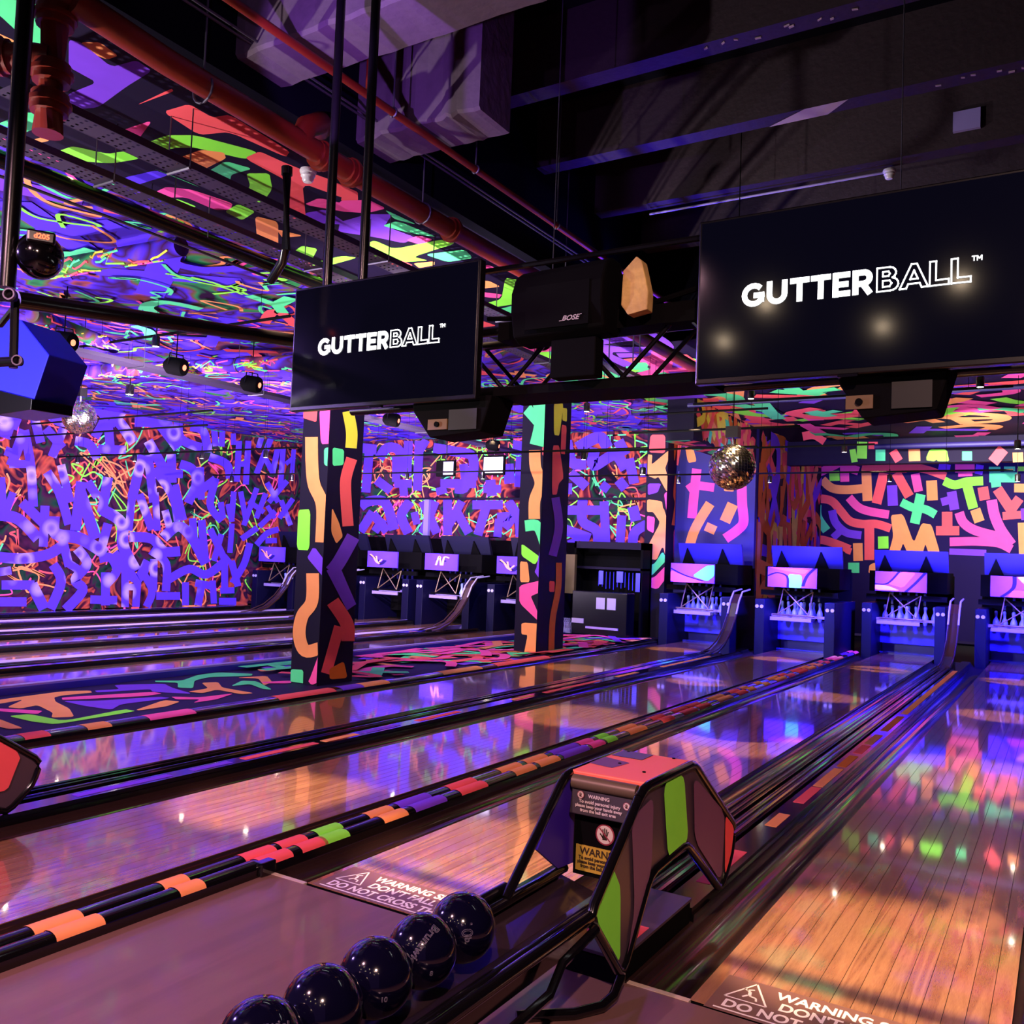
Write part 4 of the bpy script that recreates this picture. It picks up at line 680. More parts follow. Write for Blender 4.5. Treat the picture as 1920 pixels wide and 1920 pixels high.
def stroke_letters(word, mtx_fn, mt, outline=False, wt=.235):
    """hand-drawn geometric capitals, one unit tall"""
    arc = lambda cx, cy, rx, ry, a0, a1, n=9: [(cx + rx * math.cos(math.radians(a0 + (a1 - a0) * k / n)), cy + ry * math.sin(math.radians(a0 + (a1 - a0) * k / n))) for k in range(n + 1)]
    h = wt / 2; S_ = {'G': (1.06, [arc(.52, .5, .4, .39, 42, 318, 14) + [(.86, .25)], [(.86, .16), (.86, .54)], [(.98, .47), (.52, .47)]]),
        'U': (.98, [[(.14, 1), (.14, .42)] + arc(.46, .42, .32, .31, 180, 360, 10) + [(.78, .42), (.78, 1)]]), 'T': (.86, [[(.02, 1 - h), (.82, 1 - h)], [(.42, 1), (.42, 0)]]),
        'E': (.78, [[(.15, 0), (.15, 1)], [(.1, 1 - h), (.72, 1 - h)], [(.1, .5), (.66, .5)], [(.1, h), (.73, h)]]),
        'R': (.9, [[(.15, 0), (.15, 1)], [(.15, 1 - h), (.45, 1 - h)] + arc(.47, .66, .22, .225, 80, -80, 8) + [(.45, .43), (.15, .43)], [(.44, .42), (.72, 0)]]),
        'M': (1.1, [[(.12, 0), (.12, 1)], [(.12, .95), (.5, .35)], [(.5, .35), (.88, .95)], [(.88, 0), (.88, 1)]])}
    O_ = {'B': (.9, [[(.05, .03), (.05, .97), (.5, .97)] + arc(.5, .74, .26, .23, 80, -60, 6) + [(.72, .52)] + arc(.55, .29, .3, .26, 60, -90, 7) + [(.05, .03)], [(.27, .62), (.27, .8), (.48, .8), (.53, .71), (.48, .62), (.27, .62)], [(.27, .2), (.27, .44), (.52, .44), (.6, .32), (.52, .2), (.27, .2)]]),
        'A': (1.04, [[(.0, .03), (.42, .97), (.62, .97), (1.03, .03), (.8, .03), (.73, .2), (.31, .2), (.24, .03), (.0, .03)], [(.38, .38), (.52, .72), (.66, .38), (.38, .38)]]),
        'L': (.76, [[(.05, .03), (.05, .97), (.27, .97), (.27, .23), (.72, .23), (.72, .03), (.05, .03)]])}
    mb = MB(); x = 0
    for ch in word:
        adv, sts = (O_ if outline else S_)[ch]
        for st_ in sts:
            curved = len(st_) > 6 and not outline
            if curved: segs = [st_]
            else: segs = [[st_[k], st_[k + 1]] for k in range(len(st_) - 1)]
            ww = .058 if outline else wt
            for sg in segs:
                if outline:
                    (xa, ya), (xb, yb) = sg; l = math.hypot(xb - xa, yb - ya) or 1; ex, ey = (xb - xa) / l * ww * .45, (yb - ya) / l * ww * .45; sg = [(xa - ex, ya - ey), (xb + ex, yb + ey)]
                pts = sg; L = []
                for k, q_ in enumerate(pts):
                    a = pts[max(k - 1, 0)]; b_ = pts[min(k + 1, len(pts) - 1)]; dx, dy = b_[0] - a[0], b_[1] - a[1]; l = math.hypot(dx, dy) or 1
                    L.append(((q_[0] - dy / l * ww / 2, q_[1] + dx / l * ww / 2), (q_[0] + dy / l * ww / 2, q_[1] - dx / l * ww / 2)))
                vs = []
                for a, b_ in L: vs += [mtx_fn(x + a[0], a[1]), mtx_fn(x + b_[0], b_[1])]
                mb.add(vs, [(2 * k, 2 * k + 1, 2 * k + 3, 2 * k + 2) for k in range(len(L) - 1)], mt)
        x += adv
    return mb, x
def tv(x0, x1, z0, z1, label, tx, tz, cap):
    t = thing('television', label, 'television', ((x0 + x1) / 2, TY, z0))
    c = MB(); c.box(x0, TY, z0, x1, TY + .045, z1, black); c.build('casing', t, bevel=.005)
    c = MB(); c.box(x0 + .012, TY - .003, z0 + .022, x1 - .012, TY, z1 - .012, scr); c.build('screen', t)
    c = MB(); c.box((x0 + x1) / 2 - .035, TY - .008, z0 - .01, (x0 + x1) / 2 + .035, TY + .015, z0, gloss); c.build('sensor_bar', t)
    c = MB(); c.box((x0 + x1) / 2 - .2, TY + .045, z0 + .15, (x0 + x1) / 2 + .2, TY + .11, z1 - .2, black); c.build('wall_bracket', t)
    fn = lambda u, v: Vector((tx + u * cap * .985, TY - .0065, tz + v * cap))
    mb, x = stroke_letters('GUTTER', fn, txt); mb.build('wordmark', t)
    mb, x2 = stroke_letters('BALL', lambda u, v: fn(u + x + .02, v), txt, True); mb.build('wordmark_outline', t)
    mb, _ = stroke_letters('TM', lambda u, v: fn(x + x2 + u * .2, .8 + v * .2), txt, wt=.2); mb.build('trademark_sign', t)
    return t
g1, g2 = PY(597, 668, TY), PY(1391, 578, TY)
tv(-3.497, -2.315, 2.374, 3.027, 'left television hanging from two black poles, showing a white wordmark', g1.x, g1.z, .0885)
tv(-1.264, -.103, 2.368, 3.027, 'larger looking right television showing a white wordmark', g2.x, g2.z, .091)
t = thing('lighting_truss', 'long black box truss carrying the screens across the lanes', 'truss', (-1.8, 3.6, 2.43))
for y_, z_ in ((3.545, 2.718), (3.545, 2.43), (3.78, 2.718), (3.78, 2.43)): c = MB(); c.tube([(-3.4, y_, z_), (.5, y_, z_)], .021 if z_ > 2.6 else .024, black, 10); c.build('chord', t, smooth=True)
for i in range(13):
    x_ = -3.4 + i * .288; a, b_ = (2.718, 2.43) if i % 2 else (2.43, 2.718)
    for y_ in (3.545, 3.78): c = MB(); c.tube([(x_, y_, a), (x_ + .288, y_, b_)], .0105, black, 8); c.build('brace', t)
c = MB(); c.tube([(-3.4, 3.5, 3.0), (.5, 3.5, 3.0)], .014, black, 8); c.build('top_rail', t)
c = MB(); c.box(-2.27, 3.5, 2.66, -1.27, 3.64, 2.745, matte); c.tube([(-2.33, 3.5, 2.77), (-1.72, 3.53, 2.72), (-1.3, 3.5, 2.79)], .012, matte, 6); c.build('cable_bundle', t)
c = MB(); c.box(-2.3, 3.52, 2.405, -1.27, 3.8, 2.44, matte); c.build('cable_tray_strip', t)
for i, px in enumerate((622, 688)):
    pa, pb = PY(px - (7 if i else 7), 500, 3.48), PY(px, 300, 3.48); c = MB(); c.tube([(pa.x, 3.48, 2.95), (pb.x + .01, 3.48, 6.1)], .025, black, 12)
    tag(c.build('hanging_pole', None, smooth=True), ('left of the two black poles holding up the left television', 'right of the two black poles holding up the left television')[i], 'pole')
t = thing('loudspeaker', 'big black loudspeaker between the screens with a gold-lit rounded end', 'loudspeaker', (-1.82, 3.435, 2.58))
prof_ = [(-.014, -.158), (-.062, -.137), (-.09, -.034), (-.09, .055), (-.055, .137), (0, .172), (.082, .172), (.137, .07), (.137, -.1), (.082, -.158)]
c = MB(); n = len(prof_); x0, x1 = -2.11, -1.66
c.add([(x0, 3.435 + a, 2.766 + b_) for a, b_ in prof_] + [(x1, 3.435 + a, 2.78 + b_) for a, b_ in prof_], [(i, (i + 1) % n, n + (i + 1) % n, n + i) for i in range(n)] + [tuple(range(n)), tuple(range(2 * n - 1, n - 1, -1))], matte); c.build('cabinet', t, bevel=.01)
c = MB(); c.box(-2.03, 3.341, 2.65, -1.72, 3.346, 2.84, matte); c.build('grille', t)
E_ = [PY(x_, y_, 3.4) for x_, y_ in ((1164, 572), (1168, 508), (1193, 480), (1203, 488), (1215, 545), (1213, 580), (1177, 590))]
c = MB(); c.prism(E_, (0, .06, 0), mat('gold_plywood', 'c8a060', .6, bump=.4, bscale=40, var=.3)); c.build('end_plate', t, bevel=.004)
lamp('SPOT', 'gold_accent_lamp', (-1.1, 2.6, 3.4), tuple(PY(1190, 535, 3.4)), 7, WARM, .02, 7, .3)
pb = PY(1052, 601, 3.33)
text('BOSE', .03, (pb.x, 3.334, pb.z), t, mat('badge_silver', 'b0a8b0', .3), name='maker_badge', italic=.35, weight=.0007, xs=1.15)
c = MB(); c.box(pb.x - .012, 3.334, pb.z - .001, pb.x + .004, 3.336, pb.z + .002, MATS['badge_silver']); c.box(pb.x + .075, 3.334, pb.z + .019, pb.x + .095, 3.336, pb.z + .022, MATS['badge_silver']); c.build('badge_rule', t)
c = MB(); c.box(-1.94, 3.42, 2.445, -1.72, 3.5, 2.615, matte); tag(c.build('junction_box', None, bevel=.006), 'black box hung on the truss below the big loudspeaker', 'box')
def downspk(x0, x1, label, k):
    cx = (x0 + x1) / 2; t = thing('downfill_speaker', label, 'loudspeaker', (cx, 3.6, 2.2)); w_ = x1 - x0; zt, zb = 2.402, 2.215
    c = MB(); c.prism([(x0, 3.47, zt), (x1, 3.47, zt), (x1 - w_ * .12, 3.47, zb + .02), (x0 + w_ * .25, 3.47, zb), (x0 + .015, 3.47, zt - .06)], (0, .2, 0), matte); c.build('cabinet', t, bevel=.007)
    a = x0 + w_ * (.24 if k else .1); c = MB(); c.box(a, 3.46, zb + .035, a + w_ * .24, 3.47, zb + .085, mat('amber_plate', '6a5030', .5)); c.build('control_plate', t)
    c = MB(); c.lathe([(.013, 0), (.013, .01)], matte, 12, Matrix.Translation((a + w_ * .12, 3.46, zb + .06)) @ Matrix.Rotation(PI / 2, 4, 'X')); c.build('socket', t)
    c = MB(); c.box(x1 - w_ * .5, 3.46, zb + .03, x1 - w_ * .16, 3.47, zt - .06, mat('dark_bronze', '0c0806', .5)); c.build('baffle', t)
    c = MB(); c.tube([(cx, 3.6, 2.39), (cx, 3.6, 2.42)], .02, black, 8); c.build('yoke', t); return t
downspk(-2.74, -2.27, 'angular black speaker slung under the left television', 1); downspk(-.74, -.345, 'angular black speaker slung under the right television', 0)

# ------------------------------------------------------------------ left truss corner and moving light
t = thing('truss_corner', 'black pipe frame crossing the upper left corner', 'truss', (-5.9, 3.2, 3.2))
A = PZ(30, 562, 2.78); B = PY(560, 640, 4.2)
c = MB(); c.tube([A, B], .042, black, 12); c.build('cross_pipe', t, smooth=True)
c = MB(); c.tube([A + Vector((-.9, -.5, -.02)), A + Vector((.06, -.04, 0))], .027, black, 12); c.build('stub_pipe', t, smooth=True)
c = MB(); c.lathe([(.028, 0), (.028, .02), (.021, .02), (.021, 0)], steel, 16, Matrix.Translation(A + Vector((.06, -.06, 0))) @ Matrix.Rotation(PI / 2, 4, 'X') @ Matrix.Rotation(.6, 4, 'Y')); c.build('pipe_end', t)
D = PY(38, 677, A.y); c = MB(); c.tube([D + Vector((-.6, -.2, -.02)), D], .024, black, 12); c.build('stub_pipe', t, smooth=True)
c = MB(); c.lathe([(.025, 0), (.025, .015), (.019, .015), (.019, 0)], steel, 16, Matrix.Translation(D + Vector((0, -.01, 0))) @ Matrix.Rotation(PI / 2, 4, 'X') @ Matrix.Rotation(.6, 4, 'Y')); c.build('pipe_end', t)
E1 = PY(28, 560, A.y); E2 = PY(25, 690, A.y); c = MB(); c.tube([E1, E2], .02, black, 8); c.tube([PY(0, 610, A.y), PY(28, 575, A.y)], .015, black, 8); c.build('brace', t)
P0 = PY(12, 540, A.y); P1 = PY(38, 0, A.y); c = MB(); c.tube([(P0.x, A.y, P0.z), (P0.x + .0, A.y, CZ)], .04, black, 12)
tag(c.build('hanging_pole', None, smooth=True), 'thick black pole hanging at the far left edge', 'pole')
q0 = PX(0, 292, -6.35); c = MB(); c.tube([(-6.4, 2.4, 4.3), (-6.4, 8.6, 4.3)], .065, black, 12); c.tube([(-6.4, 2.4, 4.18), (-6.4, 8.6, 4.18)], .012, steel, 6); tag(c.build('roof_beam_pipe', None, smooth=True), 'thick black pipe running diagonally above the left television', 'pipe')
a = PZ(515, 525, 4.25); b0 = PZ(535, 330, 4.5)
c = MB(); c.tube([PY(508, 526, 4.3), PY(530, 490, 4.22), PY(536, 470, 4.2), PY(538, 325, 4.2)], .031, black, 12); c.tube([PY(538, 328, 4.2), PY(538, 314, 4.2)], .038, black, 12); tag(c.build('bent_pipe', None, smooth=True), 'short bent black pipe left of the television poles', 'pipe')
# moving head
t = thing('moving_head_light', 'black moving stage light with a red digital readout at upper left', 'stage light', tuple(PY(75, 480, 2.45))); L0 = t.location
c = MB(); sp = bmesh.new(); bmesh.ops.create_uvsphere(sp, u_segments=20, v_segments=14, radius=1); vs = [Vector((v.co.x * .1, v.co.y * .11, v.co.z * .115)) + L0 for v in sp.verts]; c.add(vs, [[v.index for v in f.verts] for f in sp.faces], gloss); c.build('head', t, smooth=True); sp.free()
c = MB(); c.tube([L0 + Vector((-.14, 0, .1)), L0 + Vector((-.1, 0, 0))], .022, black, 8); c.tube([L0 + Vector((.08, 0, 0)), L0 + Vector((.125, -.02, .015))], .008, black, 8); c.build('yoke', t)
dc = Vector((-L0.x, -L0.y, 0)).normalized(); th = math.atan2(dc.x, -dc.y); RM = Matrix.Rotation(th, 4, 'Z') @ Matrix.Rotation(PI / 2, 4, 'X')
c = MB(); rt_ = Vector((-dc.y, dc.x, 0)); c.obox(L0 + dc * .07 + Vector((0, 0, .065)), rt_ * .062, dc * .035, (0, 0, .032), black); c.build('display_housing', t, bevel=.012)
text('d205', .034, tuple(L0 + dc * .106 - rt_ * .032 + Vector((0, 0, .055))), t, mat('led_red', 'ff2010', .5, emit=(1, .08, .03), es=3), name='readout', weight=.001, rot=RM)
# blue-lit cabinet
t = thing('stage_cabinet', 'blue-lit angular speaker cabinet cut by the left picture edge', 'loudspeaker', tuple(PY(20, 690, 3.3))); poly = [PY(x_, y_, 3.45) for x_, y_ in ((-70, 585), (40, 600), (92, 665), (62, 755), (-70, 735))]
c = MB(); c.prism(poly, (-.1, .35, 0), mat('cabinet_blue', '2626c0', .6, spec=.1)); c.build('cabinet', t, bevel=.01)
c = MB(); c.prism([PY(x_, y_, 3.43) for x_, y_ in ((-70, 715), (60, 748), (58, 768), (-10, 778), (-70, 760))], (0, .3, 0), black); c.build('base_edge', t, bevel=.005)
lamp('SPOT', 'cabinet_blue_lamp', (-5.2, 1.6, 3.9), tuple(PY(20, 690, 3.4)), 70, (.05, .06, 1), .04, 34, .5)

# ------------------------------------------------------------------ pipes, trays, hangers
def pipe(name, pts, r, mt, label, cat='pipe', joints=(), clamps=()):
    t = thing(name, label, cat, tuple(pts[0])); c = MB(); c.tube(pts, r, mt, 14); c.build('pipe_run', t, smooth=True)
    for p, d in joints:
        p, d = Vector(p), Vector(d).normalized(); c = MB(); c.tube([p - d * .05, p + d * .05], r * 1.22, mt, 14); c.tube([p - d * .012, p + d * .012], r * 1.42, mt, 14); c.build('coupling', t, smooth=True)
    for p in clamps:
        p = Vector(p); c = MB(); n = 14; c.tube([p + Vector((math.cos(2 * PI * k / n) * r * 1.12, 0, math.sin(2 * PI * k / n) * r * 1.12)) for k in range(n + 1)], .008, steel, 6); c.tube([p + Vector((0, 0, r * 1.1)), (p.x, p.y, 6.0 if p.x > -4.65 else 4.6)], .006, steel, 6); c.build('pipe_clamp', t)
    return t
RX, RZ = -4.4, 4.36
rp = lambda px, py: PX(px, py, RX)
pipe('sprinkler_main', [(RX, PX(130, 60, RX).y, RZ + .08), (RX, 3.2, RZ + .04), (RX, 5, RZ), (RX, 12, RZ)], .075, redp, 'thick red sprinkler pipe running diagonally across the upper left', joints=[((RX, y_, RZ), (0, 1, 0)) for y_ in (4.45, 4.75, 6.0)], clamps=[(RX, y_, RZ) for y_ in (3.45, 5.6, 8.0)])
vx = PY(112, 150, PX(130, 60, RX).y)
ya = PX(130, 60, RX).y
pipe('sprinkler_drop', [(RX - .02, ya + .08, RZ + .12), (RX - .06, ya, RZ + .12), (RX - .1, ya - .02, RZ + .02), (RX - .1, ya - .02, 3.74)], .075, redp, 'short vertical red pipe section with bolted couplings at upper left', joints=[((RX - .1, ya - .02, z_), (0, 0, 1)) for z_ in (4.36, 4.06, 3.9)])
pipe('sprinkler_branch', [(RX - 1.4, ya - .9, 4.12), (RX - .1, ya - .02, 4.14)], .07, redp, 'red branch pipe entering the vertical pipe from the left edge', joints=[((RX - .32, ya - .17, 4.137), (1.3, .88, 0))])
c = MB(); e0 = Vector((RX, 4.25, RZ)); c.tube([e0, e0 + Vector((.0, .05, .14)), e0 + Vector((-.02, .2, .24)), e0 + Vector((-.12, .3, .26))], .075, redp, 14); tag(c.build('sprinkler_elbow', None, smooth=True), 'red pipe elbow rising from the thick sprinkler main', 'pipe')
TX = -3.9; pipe('sprinkler_line', [(TX, 2.5, 4.62), (TX, 9.6, 4.62)], .026, redp, 'thin red pipe running diagonally in front of the dark roof', clamps=[(TX, y_, 4.62) for y_ in (4.6, 5.6, 6.9)])
c = MB(); c.tube([(TX, 4.35, 4.62), (TX, 4.35, 6.0)], .026, redp, 10); tag(c.build('sprinkler_riser', None, smooth=True), 'thin vertical red pipe in front of the concrete beam', 'pipe')
for dx in (0, .05): c = MB(); c.tube([(-4.35 + dx, 2.0, 4.78), (-4.35 + dx, 10.8, 4.78)], .009, steel, 6); tag(c.build('conduit', None), ('left thin grey conduit above the red main', 'right thin grey conduit above the red main')[dx > 0], 'conduit')
def tray(x0, x1, y0, y1, z, label, holes=True):
    t = thing('cable_tray', label, 'cable tray', (x0, y0, z)); tm = mat('tray_steel', '3e3448', .5, .2); c = MB(); W = x1 - x0
    for a in (x0, x1): c.box(a - .004, y0, z, a + .004, y1, z + .05, tm)
    c.build('side_rail', t); c = MB()
    if holes:
        n = int((y1 - y0) / .06); k = 4; cell = W / k; v = c.v; f = c.f; mi = c.m(tm)
        for j in range(n):
            ya_, yb_ = y0 + j * .06, y0 + j * .06 + .06; hole = (j % 5) != 4
            c.add([(x0, ya_, z), (x1, ya_, z), (x1, ya_ + (.04 if hole else .06), z), (x0, ya_ + (.04 if hole else .06), z)], [(0, 1, 2, 3)], tm)
            if hole:
                for i in range(k + 1):
                    a = x0 + cell * i - .014; b_ = a + .028; a = max(a, x0); b_ = min(b_, x1)
                    c.add([(a, ya_ + .04, z), (b_, ya_ + .04, z), (b_, yb_, z), (a, yb_, z)], [(0, 1, 2, 3)], tm)
    else: c.box(x0, y0, z, x1, y1, z + .004, tm)
    c.build('perforated_plate', t)
    y_ = y0 + 1.2; 
    while y_ < y1:
        c = MB(); c.tube([(x0 - .02, y_, z - .01), (x1 + .02, y_, z - .01)], .012, steel, 6)
        for a in (x0 - .02, x1 + .02): c.tube([(a, y_, z - .01), (a, y_, CZ)], .005, steel, 6)
        c.build('hanger', t); y_ += 2.1
    return t
tray(-5.27, -5.08, 2.7, 12.5, 4.2, 'perforated cable tray nearer the red main pipe'); tray(-5.95, -5.76, 2.6, 12.5, 4.2, 'perforated cable tray nearer the black diagonal pipe'); tray(-10.75, -10.45, 6.3, 17.5, 3.98, 'long lilac cable tray above the far hall lanes', False)
for i, (px, py) in enumerate(((286, 140), (328, 165), (1048, 0), (1692, 0), (400, 60), (820, 120), (325, 300))):
    y_ = (4.6, 4.4, 5.4, 5.6, 5.0, 6.6, 5.0)[i]; p = PY(px, py + 200, y_); c = MB(); z0 = (4.25, 4.25, 3.5, 3.68, 4.25, 4.2, 4.25)[i]; zt = 6.1 if p.x > -4.6 else 4.6
    c.tube([(p.x, y_, z0), (p.x, y_, zt)], .004 if i in (2, 3) else .005, steel, 6)
    tag(c.build('hanger_wire', None), ('thin grey hanger rod left of the lime arc on the ceiling', 'thin grey hanger rod through the lime arc on the ceiling', 'thin wire dropping to the big loudspeaker', 'thin wire dropping to the right television', 'thin hanger rod near the coral ceiling letter', 'thin hanger rod right of the television poles', 'thin rod beside the cable trays')[i], 'hanger wire')
c = MB(); a = PY(1200, 405, 8.8); a = Vector((-3.6, 8.72, 5.42)); c.tube([(-3.9, 8.95, 5.44), (-1.5, 8.95, 5.44)], .012, mat('lilac_conduit', '9888d0', .4), 8); tag(c.build('conduit', None), 'pale conduit fixed under a dark beam leading to the smoke detector', 'conduit')
def detector(p, label):
    t = thing('smoke_detector', label, 'smoke detector', p); c = MB(); M = Matrix.Translation(p)
    c.lathe([(.055, .0), (.06, -.015), (.055, -.03)], white, 20, M); c.build('base', t, smooth=True); c = MB(); c.lathe([(.048, -.03), (.05, -.05), (.04, -.062), (.04, -.075), (.03, -.09), (.012, -.095)], white, 20, M); c.build('sensor_dome', t, smooth=True); return t
detector((-1.46, 8.95, 5.46), 'white smoke detector above the right television'); detector(tuple(PZ(578, 318, 4.3)), 'small white detector beside the red main left of the poles')
c = MB(); c.box(-4.62, 9.1, 4.4, -4.5, 9.3, 4.46, steel); c.box(-4.35, 9.3, 4.4, -4.1, 9.4, 4.45, steel)
for x_ in (-4.5, -4.2, -4.12): c.tube([(x_, 9.3, 4.4), (x_, 9.3, 3.9)], .008, steel, 6)
tag(c.build('unistrut_bracket', None), 'steel bracket with rods above the big loudspeaker', 'bracket')
lil_ = mat('lilac_pipe', '1e1456', .6)
a, b_ = PY(1640, 838, 20.2), PY(1925, 820, 20.2); c = MB(); c.tube([a, (4.0, 20.2, a.z)], .06, lil_, 10); tag(c.build('service_pipe', None, smooth=True), 'lilac pipe along the top of the right mural', 'pipe')
a, b_ = PY(1290, 760, 13.5), PY(1925, 735, 13.5); c = MB(); c.tube([a, (b_.x + 1, 13.5, a.z)], .035, lil_, 8); tag(c.build('service_pipe', None, smooth=True), 'thin lilac pipe just under the right television', 'pipe')
# graffiti covered ducts in the far hall
def duct(a, b_, r, label, sd):
    t = thing('ventilation_duct', label, 'duct', tuple(a)); c = MB(); a, b_ = Vector(a), Vector(b_); n = 16; c.tube([a.lerp(b_, k / n) for k in range(n + 1)], r, graf_ceil, 18); c.build('duct_body', t, smooth=True)
    rnd = random.Random(sd); c = MB(); d = (b_ - a); dn = d.normalized(); u = dn.cross(Vector((0, 0, 1))).normalized(); L_ = d.length
    for k in range(int(L_ * 16)):
        s0 = rnd.uniform(0, L_ - .3); a0 = rnd.uniform(-2.8, .2); pts = []
        for q_ in range(5): an = a0 + q_ * .25 * rnd.uniform(-1, 1); pts.append(a + dn * (s0 + q_ * .05 * rnd.uniform(.2, 1.6)) + (u * math.cos(an) + Vector((0, 0, 1)) * math.sin(an)) * (r + .003))
        c.tube(pts, .012, N(rnd.choice(['mi', 'li', 'ye', 'pk', 'co'])), 4)
    c.build('duct_tags', t)['kind'] = 'stuff'
    for k in range(1, int(L_ / 1.2)): p = a + dn * 1.2 * k; c = MB(); c.tube([p - dn * .01, p + dn * .01], r + .01, steel, 18); c.tube([p + Vector((0, 0, r)), (p.x, p.y, CZ)], .005, steel, 6); c.build('duct_band', t)
duct(PZ(90, 505, 4.25), PZ(340, 462, 4.25), .085, 'round duct with lime and yellow tags below the black pipe', 1); duct((-13.5, 8.0, 4.2), (-8.3, 9.0, 4.2), .1, 'long round tagged duct left of the left television', 2); duct(PZ(60, 590, 4.2), PZ(215, 650, 4.2), .09, 'tagged duct beside the blue-lit cabinet', 3)

# ------------------------------------------------------------------ track rails, can lights, mirror balls
def rail(a, b_, label):
    t = thing('light_rail', label, 'light rail', tuple(a)); a, b_ = Vector(a), Vector(b_); c = MB(); c.tube([a, b_], .017, matte, 6); c.build('rail_bar', t)
    for k in (.12, .88): p = a.lerp(b_, k); c = MB(); c.tube([p, (p.x, p.y, CZ if (p.x < -4.65 or p.y > 11) else 6.1)], .003, matte, 4); c.build('suspension_wire', t)
RZ2 = 3.75
for i, (x0, y0, x1, y1, z_) in enumerate(((60, 795, 400, 742, 3.7), (20, 820, 390, 770, 3.5), (110, 857, 560, 840, 3.3), (400, 891, 560, 890, 3.2), (150, 650, 545, 572, 4.2), (670, 857, 1215, 840, 3.3), (670, 888, 1000, 888, 3.2), (1060, 848, 1420, 826, 3.4), (1180, 812, 1500, 796, 3.5), (1060, 893, 1900, 886, 3.3), (1300, 758, 1900, 724, 3.95), (1200, 778, 1440, 760, 3.8), (1400, 840, 1640, 834, 3.6))):
    a = PZ(x0, y0, z_); L = PY(x1, y1, a.y); rail(a, (L.x, a.y, z_), ('black light rail left of the left mirror ball', 'black light rail under the left mirror ball hanger', 'lower black rail across the graffiti wall', 'short black rail beside the nearest pillar', 'black rail near the ceiling left of the left television', 'black rail crossing between the pillars', 'lower black rail crossing between the pillars', 'black rail right of the second pillar', 'black rail holding the right mirror ball', 'long low black rail across the right mural', 'high lilac-lit rail under the right television', 'high rail right of the truss braces', 'black rail left of the right mural top')[i])
def can(p, label, r=.045, h=.13, spot=None, pw=0, col=WARM, glow=True, grp='small downlight cans on the rails'):
    t = thing('can_light', label, 'spotlight', tuple(p), grp); p = Vector(p); c = MB(); c.lathe([(r * .8, h), (r, h * .9), (r, 0), (r * .86, 0), (r * .86, .02)], black, 14, Matrix.Translation(p)); c.tube([p + Vector((0, 0, h)), p + Vector((0, 0, h + .1))], .01, black, 6); c.build('housing', t, smooth=True)
    c = MB(); c.lathe([(r * .8, .004), (r * .8, .012)], bulb, 14, Matrix.Translation(p)); c.build('lens', t)
    c = MB(); c.tube([p + Vector((0, 0, h + .1)), (p.x, p.y, CZ if (p.x < -4.65 or p.y > 11) else 6.1)], .003, matte, 4); c.build('suspension_wire', t)
    return t
CANS = [((71, 758), 3.6, 'brightest can light at the left end under the blue cabinet'), ((145, 868), 3.2, 'can light left of centre on the lowest graffiti wall rail'), ((252, 865), 3.2, 'second can light on the lower graffiti wall rail'), ((378, 860), 3.2, 'third can light on the lower graffiti wall rail'), ((498, 858), 3.2, 'can light at the right end of the graffiti wall'), ((434, 903), 3.1, 'small can light low beside the nearest pillar'), ((547, 901), 3.1, 'small can light touching the nearest pillar edge'),
        ((292, 650), 4.0, 'bright can light below the black cross pipe'), ((1100, 772), 3.8, 'bright can light right of the second pillar'), ((1094, 862), 3.4, 'dim can light right of the second pillar'), ((1272, 906), 3.2, 'can light on the third pillar'), ((1443, 905), 3.3, 'can light right of the right mirror ball'), ((1583, 848), 3.6, 'can light at the top left of the right mural'), ((1668, 903), 3.3, 'can light in front of the right mural centre'),
        ((1408, 748), 3.9, 'bright can light just under the right television left part'), ((1838, 726), 3.9, 'bright can light under the right television right part'), ((1908, 842), 3.5, 'can light at the right picture edge'), ((1908, 903), 3.3, 'lower can light at the right picture edge'), ((763, 899), 3.1, 'tiny can light between the two front pillars'), ((905, 898), 3.1, 'tiny can light left of the second pillar')]
for (px, py), z_, l in CANS: can(PZ(px, py, z_), l)
def par(p, label, s=1.0):
    t = thing('par_can', label, 'stage light', tuple(p), 'round stage lights hung beside the lilac tray'); p = Vector(p); d = Vector((.9, .3, -.15)).normalized()
    c = MB(); c.tube([p - d * .16 * s, p - d * .1 * s, p + d * .1 * s, p + d * .13 * s], [.07 * s, .12 * s, .125 * s, .11 * s], matte, 16); c.build('housing', t, smooth=True)
    c = MB(); c.tube([p + d * .131 * s, p + d * .137 * s], .04 * s, hotred, 12); c.build('lens', t)
    c = MB(); c.tube([p + Vector((0, 0, .1)) * s, (p.x, p.y, CZ)], .008, matte, 6); c.tube([p + Vector((.0, .13, 0)), p + Vector((0, .1, .16)), p + Vector((0, -.1, .16)), p + Vector((0, -.13, 0))], .01, black, 6); c.build('yoke', t)
for (px, py), z_, l in (((120, 640), 3.95, 'round black stage light nearest the blue-lit cabinet'), ((330, 687), 3.95, 'round black stage light midway along the lilac tray'), ((472, 720), 3.95, 'round black stage light left of the left television'), ((735, 787), 3.95, 'round black stage light right of the nearest pillar'), ((925, 835), 3.95, 'round black stage light left of the second pillar')): par(PZ(px, py, z_), l, .95)
for (px, py), z_, l in (((243, 740), 3.75, 'small black clamp light right of the left mirror ball'), ((1205, 890), 3.3, 'clamp light aimed left beside the third pillar')): can(PZ(px, py, z_), l, .06, .14)
